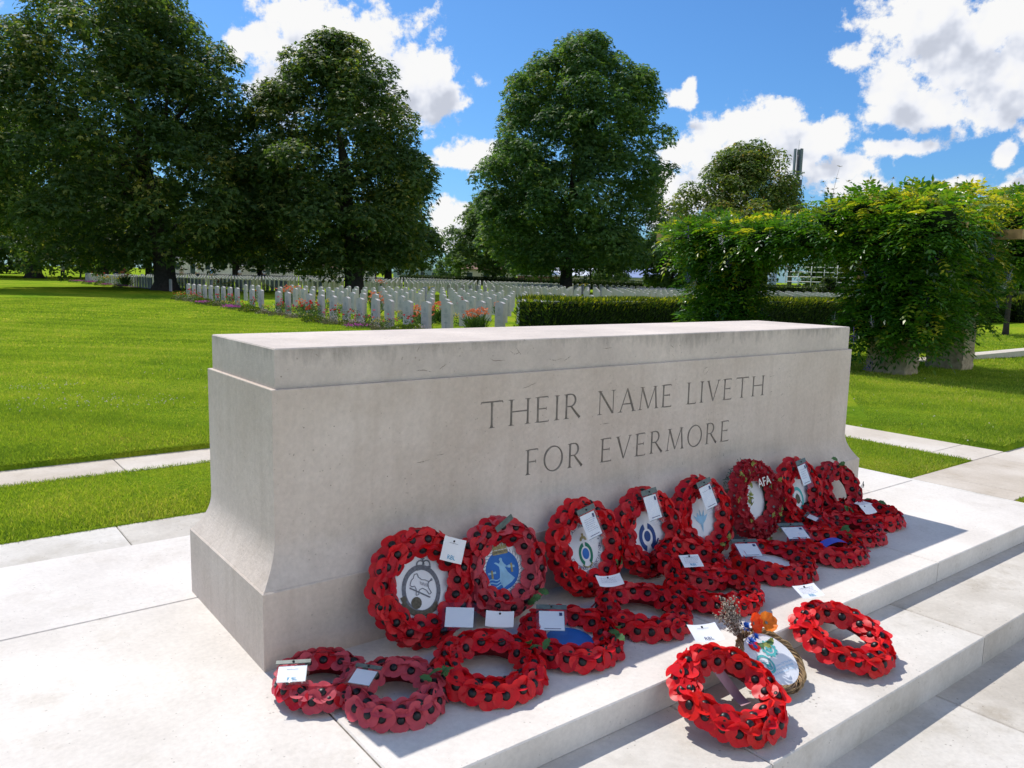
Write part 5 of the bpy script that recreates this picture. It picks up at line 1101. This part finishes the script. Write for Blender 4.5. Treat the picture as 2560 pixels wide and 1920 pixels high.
    m = MB(); m.tube([(0,0,0),(.02,-.03,.46)], .004, 6); m.build('stick', M['wire'], f)
    m = MB()
    for k in range(6): m.add([(.02-.02*k*.2-.03*k/6*2, -.03-.035*k/6*2, .45-.045*k),(.02-.03*(k+1)/6*2-.02*(k+1)*.2, -.03-.035*(k+1)/6*2, .45-.045*(k+1)),(.03-.02*(k+1)*.2,-.02,.30-.03*(k+1)),(.03-.02*k*.2,-.02,.30-.03*k)], [(0,1,2,3)], k % 2)
    m.build('cloth', [M['pop'][0], M['card']], f)
build_trees(); build_hedges(); build_headstones(); build_border()
# ------------------------------------------------------------------ wisteria pergola
def brick_mat():
    m, nt, N, L = newmat('thin_coursed_stone'); out = nd(nt,'ShaderNodeOutputMaterial'); p = nd(nt,'ShaderNodeBsdfPrincipled'); p.inputs['Roughness'].default_value = .9
    g = nd(nt,'ShaderNodeNewGeometry'); n = nd(nt,'ShaderNodeTexNoise'); n.inputs['Scale'].default_value = 14; n.inputs['Detail'].default_value = 6; L.new(g.outputs['Position'], n.inputs[0])
    r = ramp(nt, [(.3,(.34,.25,.15)),(.7,(.58,.45,.29))]); L.new(n.outputs[0], r.inputs[0]); L.new(r.outputs[0], p.inputs['Base Color'])
    b = nd(nt,'ShaderNodeBump'); b.inputs['Strength'].default_value = .6; b.inputs['Distance'].default_value = .01; L.new(n.outputs[0], b.inputs['Height']); L.new(b.outputs[0], p.inputs['Normal']); L.new(p.outputs[0], out.inputs[0]); return m
M['course'] = brick_mat()
def raceme_mesh(mat, seed):
    rg = random.Random(seed); m = MB()
    for k in range(46):
        t = rg.random(); z = -.16*t; r = .035*(1-t)**.7+.006; a = rg.uniform(0,6.28); c = Vector((r*math.cos(a), r*math.sin(a), z)); d = Vector((math.cos(a),math.sin(a),rg.uniform(-.4,.4))).normalized(); s = d.cross(Vector((0,0,1))).normalized()*.009
        m.add([c, c+d*.010-s, c+d*.020, c+d*.010+s], [(0,1,2,3)])
    m.tube([(0,0,.05),(0,0,-.14)], .0018, 4); return m.mesh('flower_cluster', mat)
def build_pergola():
    # pillars, in a timber framed pergola
    pg = empty('pergola', (12.6,5.4,float(gz(12.6,5.4)))); tag(pg, 'garden pergola of thin coursed stone pillars and oak beams, smothered in wisteria', 'pergola')
    rg = random.Random(2); ox, oy, oz = pg.location
    pil = [(11.62,3.82),(13.72,3.86),(11.62,7.05),(13.72,8.75)]
    for px, py in pil:
        m = MB(); z = -.3; hw, hd = .22, .31
        while z < 2.02:
            h = rg.uniform(.045,.085); j = rg.uniform(-.006,.006); sp = rg.uniform(-.12,.12)
            m.box(-hw+j,hw+j,-hd-j,sp-.003,z+.004,z+h); m.box(-hw-j,hw-j,sp+.003,hd+j,z+.004,z+h); z += h
        m.box(-hw+.012,hw-.012,-hd+.012,hd-.012,-.3,2.0); m.build('pillar', M['course'], pg).location = (px-ox,py-oy,-.0-oz)
    m = MB()
    for x in (11.62,13.72): m.box(x-.06-ox,x+.06-ox,2.9-oy,8.9-oy,2.09-oz,2.25-oz)
    m.build('beam', M['timber'], pg)
    m = MB()
    for y in (3.82,7.05): m.box(10.98-ox,14.3-ox,y-.06-oy,y+.06-oy,1.93-oz,2.088-oz)
    m.box(14.3-ox,16.2-ox,3.62-oy,3.74-oy,1.93-oz,2.088-oz); m.build('cross_beam', M['timber'], pg)
    # the vine
    vn = empty('wisteria', (12.1,4.35,float(gz(12.1,4.3)))); tag(vn, 'big wisteria with violet flower clusters covering the pergola', 'climbing plant')
    wx, wy, wz = vn.location; m = MB()
    m.tube([(0,-.1,-.1),(.02,-.12,.12),(.10,-.1,.3),(.06,0,.6),(-.15,-.2,1.0),(-.1,-.1,1.5),(.1,.1,2.1),(.5,1.2,2.35),(1.2,2.6,2.4)], [.11,.10,.085,.08,.07,.06,.055,.04,.02], 9)
    m.tube([(.10,-.1,.32),(.5,-.3,.28),(1.0,-.55,.40),(1.35,-.6,.75),(1.2,-.4,1.4),(1.5,-.3,2.1)], [.06,.055,.05,.045,.04,.02], 8)
    m.tube([(-.48,2.7,-.1),(-.4,2.55,.4),(-.5,2.4,1.0),(-.3,2.5,1.6),(0,2.4,2.3)], [.07,.06,.05,.05,.02], 8)
    m.build('stem', M['vinebark'], vn)
    g = np.random.default_rng(8)
    # foliage masses: (cx,cy,cz, rx,ry,rz, weight)
    blobs = []
    def add(c, r, w=1): blobs.append((c, r, w))
    for y in np.arange(3.1,8.0,.42):
        for x in (11.15,11.8,12.5,13.2,13.9):
            if y < 2.9+.34*(x-11.15): continue
            lo = y > 4.9+.25*(x-11.15)
            add((x+g.normal(0,.1), y+g.normal(0,.1), (2.10 if lo else 2.32)+(.13 if x > 12.4 else 0)+.09*math.sin(y*2.3+x)+g.normal(0,.04)), (.42,.38,.17 if lo else .27))
    for y in np.arange(3.3,8.0,.45): add((11.05+g.normal(0,.06), y, 2.0+g.normal(0,.06)), (.30,.34,.34 if not 4.9 < y < 6.2 else .25))
    for z in np.arange(.62,2.1,.24):      # right hand near column, wide
        for yy in (3.25,3.65,4.05): add((11.35+g.normal(0,.06), yy+g.normal(0,.06), z), (.42,.38,.26), 1.1)
        add((12.2,4.1,z),(.42,.36,.26),.8)
        if z > .7: add((13.0,3.7,z+.05),(.5,.45,.28),.9); add((13.7,3.75,z),(.42,.42,.28),.9)
    add((11.2,4.2,.42),(.28,.30,.24),.7); add((11.15,4.40,.15),(.16,.16,.3),.3)
    for z in np.arange(-.15,2.1,.24):     # left column
        for yy in (6.75,7.2): add((11.4+g.normal(0,.06), yy+g.normal(0,.06), z), (.40,.40,.26), 1.1)
        if z > .9: add((12.7,7.9,z),(.5,.4,.26),.6)
    add((11.2,7.35,.2),(.35,.4,.5),.8); add((11.25,7.3,1.35),(.35,.42,.35),.8)
    for x in np.arange(15.2,18.6,.45):
        for y in (3.0,3.5,4.0+.25*(x-15.2)):
            for z in (2.05,2.5): add((x, y+g.normal(0,.1), z+.10*math.sin(x*2)+g.normal(0,.05)), (.42,.36,.34))
            if x > 15.8: add((x, y+g.normal(0,.12), 2.85+.12*math.sin(x*3)), (.40,.36,.26))
        add((x,2.8,1.85),(.35,.3,.3),.5)
    for x, y, z in [(11.6,3.5,2.50),(12.2,3.2,2.55),(12.6,4.0,2.60),(11.5,4.5,2.48),(13.2,3.6,2.60),(13.6,4.0,2.6),(11.4,7.2,2.25)]: add((x,y,z),(.36,.36,.24),.7)
    C = np.array([b[0] for b in blobs]); Rr = np.array([b[1] for b in blobs]); wt = np.array([b[2] for b in blobs])*(Rr[:,0]*Rr[:,1]+Rr[:,0]*Rr[:,2]); n = 24000
    idx = g.choice(len(blobs), n, p=wt/wt.sum()); d = unit(g.normal(0,1,(n,3))); pos = C[idx]+d*Rr[idx]*(.72+.42*g.random(n)[:,None]**.8)
    out = unit(d*np.array([1,1,.6])+np.array([0,0,.25])+g.normal(0,.35,(n,3)))
    L = g.uniform(.22,.34,n); side = unit(np.cross(out, np.array([0,0,1.])+g.normal(0,.2,(n,3)))); Nn = unit(np.cross(side, out))
    clv = g.normal(0,.13,len(blobs)); topv = np.clip((pos[:,2]-2.15)*.7,0,.3)  # topv puts the sunlit look of the upper leaves into their colour
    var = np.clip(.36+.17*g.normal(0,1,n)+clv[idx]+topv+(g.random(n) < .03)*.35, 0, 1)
    Vs, Fs, vr = [], [], []; b = 0
    for k in range(4):
        for sgn in (1,-1):
            t = (.2+.22*k); P = pos+out*(L*t)[:,None]-np.array([0,0,1])*(L*t*t*.45)[:,None]
            D = out*.55+side*sgn-np.array([0,0,.25+.2*t]); V, F = kites(P-np.array([wx,wy,wz]), D, Nn+g.normal(0,.3,(n,3)), L*.33*g.uniform(.8,1.15,n), L*.125*g.uniform(.8,1.3,n), .15)
            Vs.append(V); Fs.append(F+b); vr.append(np.repeat(var,4)); b += len(V)
    P = pos+out*L[:,None]-np.array([0,0,1])*(L*.45)[:,None]; V, F = kites(P-np.array([wx,wy,wz]), out-np.array([0,0,.6]), Nn, L*.34, L*.12, .15); Vs.append(V); Fs.append(F+b); vr.append(np.repeat(var,4)); b += len(V)
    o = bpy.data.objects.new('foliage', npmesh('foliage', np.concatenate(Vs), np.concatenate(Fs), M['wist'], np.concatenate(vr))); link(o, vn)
    cm = MB()       # solid cores coloured near-black to stand for shade inside the vine
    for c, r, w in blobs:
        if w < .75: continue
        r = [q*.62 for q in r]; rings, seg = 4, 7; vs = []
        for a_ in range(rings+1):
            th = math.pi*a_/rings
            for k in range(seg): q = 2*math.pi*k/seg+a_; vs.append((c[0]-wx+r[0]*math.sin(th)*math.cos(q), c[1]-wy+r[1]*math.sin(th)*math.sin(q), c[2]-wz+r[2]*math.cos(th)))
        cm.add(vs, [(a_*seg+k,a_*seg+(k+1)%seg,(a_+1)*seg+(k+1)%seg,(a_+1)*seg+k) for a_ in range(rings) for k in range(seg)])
    cm.build('shade_core', M['hedgecore'], vn)
    fm = [plain('violet_flower', (.24,.15,.58), .6, .3, .2, 60, trans=.25), plain('pale_lilac_flower', (.62,.58,.72), .6, .3, .2, 60, trans=.25)]
    rm = [raceme_mesh(fm[0],1), raceme_mesh(fm[0],2), raceme_mesh(fm[1],3), raceme_mesh(fm[1],4)]
    rg = random.Random(12); k = 0
    while k < 98:
        i = rg.randrange(len(blobs)); c, r, w = blobs[i]
        a = rg.uniform(math.pi*.75, math.pi*1.75); x = c[0]+(r[0]+.24)*math.cos(a); y = c[1]+(r[1]+.24)*math.sin(a); z = c[2]+rg.uniform(-.1,.1)
        if z > 2.4 or (c[0] > 12.4 and c[1] > 4.6): continue
        o = bpy.data.objects.new('flower_cluster', rm[rg.randrange(4)]); link(o, vn); o.location = (x-.03-wx, y-.04-wy, z-wz); o.rotation_euler = (rg.uniform(-.3,.3),rg.uniform(-.3,.3),rg.uniform(0,6)); s = rg.uniform(.8,1.4); o.scale = (s,s,s); k += 1
    m = MB(); lf = MB()
    for q in range(34):
        x = rg.uniform(11.0,14.2) if q < 26 else rg.uniform(15.6,18); y = rg.uniform(3.0,5.2) if q % 3 else rg.uniform(5,7.8); z = 2.45 if y < 5 else 2.25; h = rg.uniform(.25,.7) if q % 5 else rg.uniform(.7,1.0); sx = rg.uniform(-.5,.5); sy = rg.uniform(-.5,.5)
        pts = [(x+sx*h*t*t-wx, y+sy*h*t*t-wy, z+h*t*(1-.25*t*abs(sx)*2)-wz) for t in (0,.25,.5,.75,1)]; m.tube(pts, [.005,.004,.003,.0025,.001], 4)
        for p_ in pts[1:]:
            for s2 in range(7):
                a = rg.uniform(0,6.28); v = Vector((math.cos(a),math.sin(a),rg.uniform(-.2,.5)))*rg.uniform(.04,.08); s_ = v.cross(Vector((0,0,1))).normalized()*.012; p0 = Vector(p_)
                lf.add([p0,p0+v*.5-s_,p0+v,p0+v*.5+s_],[(0,1,2,3)])
    m.build('tendrils', M['vinebark'], vn); lf.build('tendril_leaves', plain('young_bronze_leaf', (.20,.16,.05), .5, .3, .4, 30, trans=.35), vn)
# ------------------------------------------------------------------ far structures
def building(name, label, x, y, rot, w, d, h, wall, roofm, roof='gable', rh=1.5, nwin=4, cat='building', floors=1, door=True):
    b = empty(name, (x,y,-.3), (0,0,R(rot))); tag(b, label, cat); m = MB(); m.box(-w/2,w/2,-d/2,d/2,-.2,h); m.build('wall', wall, b); e = .3
    m = MB()
    if roof == 'gable': m.add([(-w/2-e,-d/2-e,h),(w/2+e,-d/2-e,h),(w/2+e,d/2+e,h),(-w/2-e,d/2+e,h),(-w/2-e,0,h+rh),(w/2+e,0,h+rh)], [(0,1,5,4),(3,4,5,2),(0,4,3),(1,2,5),(0,3,2,1)])
    elif roof == 'shed': m.add([(-w/2-e,-d/2-e,h),(w/2+e,-d/2-e,h),(w/2+e,d/2+e,h+rh),(-w/2-e,d/2+e,h+rh),(-w/2-e,-d/2-e,h-.15),(w/2+e,-d/2-e,h-.15),(w/2+e,d/2+e,h-.15),(-w/2-e,d/2+e,h-.15)], [(0,1,2,3),(4,7,6,5),(0,4,5,1),(1,5,6,2),(2,6,7,3),(3,7,4,0)])
    else: m.box(-w/2-.15,w/2+.15,-d/2-.15,d/2+.15,h,h+.25)
    m.build('roof', roofm, b)
    for fl in range(floors):
        zz = h*(fl+.35)/floors
        for i in range(nwin):
            cx = -w/2+w*(i+.5)/nwin; isd = door and fl == 0 and i == nwin//2; ww = min(1.2,w/nwin*.5)/2; z0 = 0 if isd else zz; z1 = zz+min(1.5,h/floors*.45)
            m = MB(); m.box(cx-ww,cx+ww,-d/2-.05,-d/2+.02,z0,z1); f = m.build('door' if isd else 'window', M['wframe2'], b)
            m = MB(); m.box(cx-ww+.08,cx+ww-.08,-d/2-.06,-d/2-.052,z0+.08,z1-.08); m.build('panel' if isd else 'pane', M['glass'], f)
    return b
M['wframe2'] = plain('window_frame_white', (.6,.6,.58), .5); M['glass'] = plain('dark_window_glass', (.03,.045,.06), .08, .8, .1, 1)
M['render'] = plain('pale_render', (.55,.50,.44), .85, .2, .1, 1.5); M['cream'] = plain('cream_render', (.60,.56,.50), .85, .2, .1, 1.5); M['slate'] = plain('slate_roof', (.10,.105,.12), .7, .3, .2, 3)
M['tile'] = plain('brown_tiles', (.22,.13,.09), .8, .2, .2, 3); M['whiteroof'] = plain('white_sheet_roof', (.72,.74,.78), .45, .4, .04, 1); M['blueroof'] = plain('blue_grey_sheet_roof', (.26,.31,.48), .45, .4, .06, 1)
M['greypanel'] = plain('blue_grey_panel', (.20,.27,.31), .3, .5, .12, 2); M['mast'] = plain('mast_grey', (.12,.14,.16), .5, .4, .1, 3); M['metal'] = plain('galvanised_metal', (.42,.44,.46), .4, .5, .1, 3); M['terracotta'] = plain('terracotta_panel', (.42,.22,.14), .8, .2, .1, 3)
M['tyre'] = plain('tyre_rubber', (.02,.02,.02), .9); M['vanpaint'] = plain('white_van_paint', (.72,.73,.74), .3, .5, .02, 2)
def build_far():
    building('house','pale house with a slate roof behind the leaning chestnut',54,190,-22,16,9,3.6,M['cream'],M['slate'],'gable',2.6,5,floors=1)
    building('house','low grey roofed house between the left chestnuts',72,195,-30,14,8,2.4,M['render'],M['slate'],'gable',1.7,4)
    building('house','brown tiled bungalow seen under the middle left tree',92,187,-28,13,8,2.3,M['cream'],M['tile'],'gable',1.6,4)
    building('house','flat roofed grey building beyond the headstones',108,180,-35,12,8,2.6,M['greypanel'],M['metal'],'flat',.2,4)
    building('house','small brown roofed house right of the middle left tree',118,165,-35,12,8,2.2,M['render'],M['tile'],'gable',1.6,4)
    building('house','beige house just left of the brown slatted shed',86,118,-40,9,7,2.6,M['render'],M['tile'],'gable',1.2,3)
    building('hall','low hall with a long white sheet roof beyond the far hedge',91.0,95.5,-46,13,8,1.9,M['render'],M['whiteroof'],'shed',1.3,6)
    building('hall','blue grey roofed hall extension with vertical ribs beyond the far hedge',96.5,87.0,-46,8,8,1.8,M['render'],M['blueroof'],'shed',2.0,4,door=False)
    # slatted shed
    b = empty('slatted_shed', (77,90.5,-.3), (0,0,R(-48))); tag(b, 'low reddish brown slatted timber shed beyond the far hedge', 'shed'); m = MB(); m.box(-4,4,-1.6,1.6,0,1.6)
    m.build('wall', M['tile'], b); m = MB(); m.box(-4.2,4.2,-1.8,1.8,1.6,1.75); m.build('roof', M['render'], b); m = MB()
    for k in range(22): m.box(-3.95+k*.37,-3.8+k*.37,-1.7,-1.6,0,1.6)
    m.build('slats', M['terracotta'], b)
    # glass fronted building with steel rails
    b = empty('glass_building', (84.5,44.5,-.3), (0,0,R(-62))); tag(b, 'modern building with grey glazed panels and steel rails seen through the pergola', 'building')
    m = MB(); m.box(-1,14,0,8,-.2,4.6); m.build('wall', M['metal'], b)
    for k in range(5):
        m = MB(); m.box(-.6+k*2.9,2.1+k*2.9,-.1,-.004,1.5,4.2); m.build('glazed_panel', M['greypanel'], b)
        if k % 2 == 0: m = MB(); m.box(-.5+k*2.9,.5+k*2.9,-.16,-.105,2.2,3.8); m.build('terracotta_panel', M['terracotta'], b)
    m = MB()
    for z in (1.35,4.3): m.box(-1,14,-.3,-.17,z,z+.12)
    for k in range(6): m.box(-.75+k*2.9,-.65+k*2.9,-.28,-.18,0,4.4)
    m.build('steel_frame', M['wframe2'], b)
    m = MB()
    for z in np.arange(.6,3.9,.55): m.tube([(-8,-.4,z),(-1.05,-.4,z)], .05, 5)
    for k in range(6): m.tube([(-8+1.38*k,-.4,-.2),(-8+1.38*k,-.4,3.9)], .05, 5)
    m.build('railing', M['wframe2'], b); m = MB(); m.tube([(-9.3,-2,-.2),(-9.3,-2,2.7)], .5, 16); m.build('tank', M['greypanel'], b)
    # phone mast
    t = empty('phone_mast', (124.6,79.8,-.3)); tag(t, 'grey mobile phone mast rising behind the browning tree', 'mast'); rg = random.Random(4)
    m = MB(); m.tube([(0,0,0),(0,0,12),(0,0,23.6)], [.42,.3,.2], 10); m.build('pole', M['slate'], t)
    for k in range(3):
        a = k*2.094+.5; m = MB(); M4 = Matrix.Translation((.62*math.cos(a),.62*math.sin(a),0)) @ Matrix.Rotation(a,4,'Z'); m.box(-.12,.12,-.28,.28,20.2,24.6,M=M4); m.build('antenna_panel', M['mast'], t)
    for k in range(4):
        a = k*1.571; m = MB(); M4 = Matrix.Translation((.75*math.cos(a),.75*math.sin(a),0)) @ Matrix.Rotation(a,4,'Z'); m.box(-.2,.2,-.22,.22,18.0+.35*(k%2),19.0+.35*(k%2),M=M4); m.build('equipment_box', M['slate'], t)
    m = MB(); m.tube([(-1,0,17.6),(1,0,17.6)], .07, 6); m.tube([(0,-1,17.6),(0,1,17.6)], .07, 6); m.tube([(0,0,23.6),(0,0,26.2)], .035, 5); m.build('bracket', M['metal'], t)
    # vans
    for i,(x,y,l) in enumerate([(123,190,'left of two white vans parked beyond the furthest headstones'),(128.5,185.5,'right of two white vans parked beyond the furthest headstones')]):
        v = empty('parked_van', (x,y,-.3), (0,0,R(-50))); tag(v, l, 'van', 'white vans parked beyond the cemetery'); prof = [(-2.3,.35),(2.3,.35),(2.35,1.0),(1.7,1.15),(1.1,2.0),(-2.2,2.05),(-2.35,1.0)]; m = MB(); k = len(prof)
        m.add([(x_,-.9,z_) for x_,z_ in prof]+[(x_,.9,z_) for x_,z_ in prof], [tuple(range(k)),tuple(reversed(range(k,2*k)))]+[(j,j+k,(j+1)%k+k,(j+1)%k) for j in range(k)]); m.build('body', M['vanpaint'], v)
        m = MB(); m.add([(1.68,-.8,1.18),(1.68,.8,1.18),(1.14,.8,1.93),(1.14,-.8,1.93)], [(0,1,2,3)]); m.box(.3,1.2,-.915,-.905,1.2,1.8); m.build('window', M['glass'], v)
        for wx_ in (-1.5,1.5):
            for wy_ in (-.85,.85): m = MB(); m.tube([(wx_,wy_-.1,.33),(wx_,wy_+.1,.33)], .33, 12); m.build('wheel', M['tyre'], v)
# ------------------------------------------------------------------ visitors
def skin(name, verts, edges, rad, mat, parent, sub=1):
    me = bpy.data.meshes.new(name); me.from_pydata(verts, edges, []); o = bpy.data.objects.new(name, me); link(o)
    sm = o.modifiers.new('s','SKIN'); o.modifiers.new('u','SUBSURF').levels = sub
    for i, v in enumerate(me.skin_vertices[0].data): v.radius = rad[i]; v.use_root = (i == 0)
    bpy.context.view_layer.update(); m2 = bpy.data.meshes.new_from_object(o.evaluated_get(bpy.context.evaluated_depsgraph_get())); bpy.data.objects.remove(o); m2.materials.clear(); m2.materials.append(mat); m2.name = name
    for p in m2.polygons: p.use_smooth = True
    q = bpy.data.objects.new(name, m2); link(q, parent); return q
def person(label, x, y, rot, shirt, trouser, hat=False, pose=0, h=1.0, hair=(.05,.035,.02)):
    p = empty('person', (x,y,float(gz(x,y))+.0), (0,0,R(rot))); p.scale = (h,h,h); tag(p, label, 'person', 'visitors walking among the headstones')
    st = .10+.10*(pose % 2); sk = SKIN
    V = [(0,0,.94),(0,0,1.12),(0,0,1.32),(0,-.0,1.44),(0,-.01,1.52),(0,-.015,1.64),(.17,0,1.40),(.25,.02,1.14),(.26,-.10 if pose != 1 else .02,.90),(-.17,0,1.40),(-.25,.02,1.14),(-.24,-.14 if pose == 2 else .04,.92),(.10,-st*.3,.86),(.11,-st*.5,.48),(.11,-st+.10,.09),(.11,-st-.06,.03),(-.10,st*.3,.86),(-.11,st*.5,.48),(-.11,st+.04,.09),(-.11,st-.10,.03),(.27,-.14 if pose != 1 else .02,.82),(-.25,-.18 if pose == 2 else .04,.83)]
    E = [(0,1),(1,2),(2,3),(3,4),(4,5),(3,6),(6,7),(7,8),(8,20),(3,9),(9,10),(10,11),(11,21),(0,12),(12,13),(13,14),(14,15),(0,16),(16,17),(17,18),(18,19)]
    Rd = [(.14,.10),(.13,.095),(.16,.10),(.09,.07),(.05,.05),(.085,.105),(.055,.055),(.042,.042),(.03,.03),(.055,.055),(.042,.042),(.03,.03),(.085,.085),(.058,.058),(.04,.04),(.045,.03),(.085,.085),(.058,.058),(.04,.04),(.045,.03),(.035,.02),(.035,.02)]
    skin('body', V, E, Rd, sk, p)
    i = [0,1,2,3,6,7,9,10]; mp = {a:b for b,a in enumerate(i)}; skin('shirt', [V[a] for a in i], [(mp[a],mp[b]) for a,b in E if a in mp and b in mp], [tuple(c+.018 for c in Rd[a]) for a in i], shirt, p)
    i = [0,12,13,14,16,17,18]; mp = {a:b for b,a in enumerate(i)}; skin('trousers', [V[a] for a in i], [(mp[a],mp[b]) for a,b in E if a in mp and b in mp], [tuple(c+.02 for c in Rd[a]) for a in i], trouser, p)
    m = MB(); n = 12
    for j in range(4):
        pass
    vs = []; 
    for j in range(5):
        th = j/4*math.pi*.55
        for k in range(n): a = 2*math.pi*k/n; vs.append((.10*math.sin(th+.001)*math.cos(a), .012+.125*math.sin(th+.001)*math.sin(a), 1.665+.115*math.cos(th)))
    m.add(vs, [(j*n+k,j*n+(k+1)%n,(j+1)*n+(k+1)%n,(j+1)*n+k) for j in range(4) for k in range(n)], 0, True); m.build('hair', HAIRM, p)
    if hat:
        m = MB(); m.tube([(0,0,1.70),(0,0,1.712)], .19, 16); m.tube([(0,0,1.712),(0,0,1.80),(0,0,1.81)], [.12,.105,.07], 16); m.build('hat', M['seed'], p)
    return p
def build_people():
    global SKIN, HAIRM
    SKIN = plain('skin', (.50,.30,.21), .55); HAIRM = plain('dark_hair', (.05,.035,.025), .8)
    c = {'w': plain('white_shirt',(.72,.72,.72),.8), 'b': plain('light_blue_shirt',(.25,.42,.72),.8), 'n': plain('navy_cloth',(.03,.04,.08),.85), 'r': plain('red_top',(.45,.06,.09),.8), 'g': plain('olive_top',(.14,.16,.08),.85), 'k': plain('khaki_shorts',(.34,.29,.2),.85)}
    L = [('person in a white shirt and dark trousers walking between the far headstones, left of the leaning chestnut',28.1,98.3,30,'w','n',False,0),
         ('person in white standing beside the leaning chestnut trunk',35.2,104,200,'w','k',False,1),('person in white with a sun hat right of the leaning chestnut trunk',38.9,105.0,160,'w','n',True,2),
         ('leftmost visitor, in a pale top, by the dark trees',14.3,103,20,'w','n',False,1),('visitor in an olive top in the left group of three',16.7,106.3,90,'g','n',False,0),('visitor in a white top in the left group of three',17.6,106.0,-60,'w','n',False,2),
         ('visitor in navy under the left trees',20.2,104,10,'n','n',False,0),('visitor in a red top beside the one in navy',21.0,104.4,170,'r','n',False,1),('visitor in dark clothes with pale shorts under the left trees',24.8,103.6,60,'n','k',False,0),
         ('visitor in a sun hat left of the big chestnut trunk',28.6,107,0,'k','k',True,2),('visitor in a light blue shirt just left of the big chestnut trunk',26.2,86.5,40,'b','k',False,1),('person in dark clothes by the further trunk of the middle left tree',49.6,93.0,80,'n','n',False,0)]
    for l,x,y,r,s,t,h,po in L: person(' '.join(l.split()[:16]), x, y, r, c[s], c[t], h, po)
build_pergola(); build_far(); build_people()
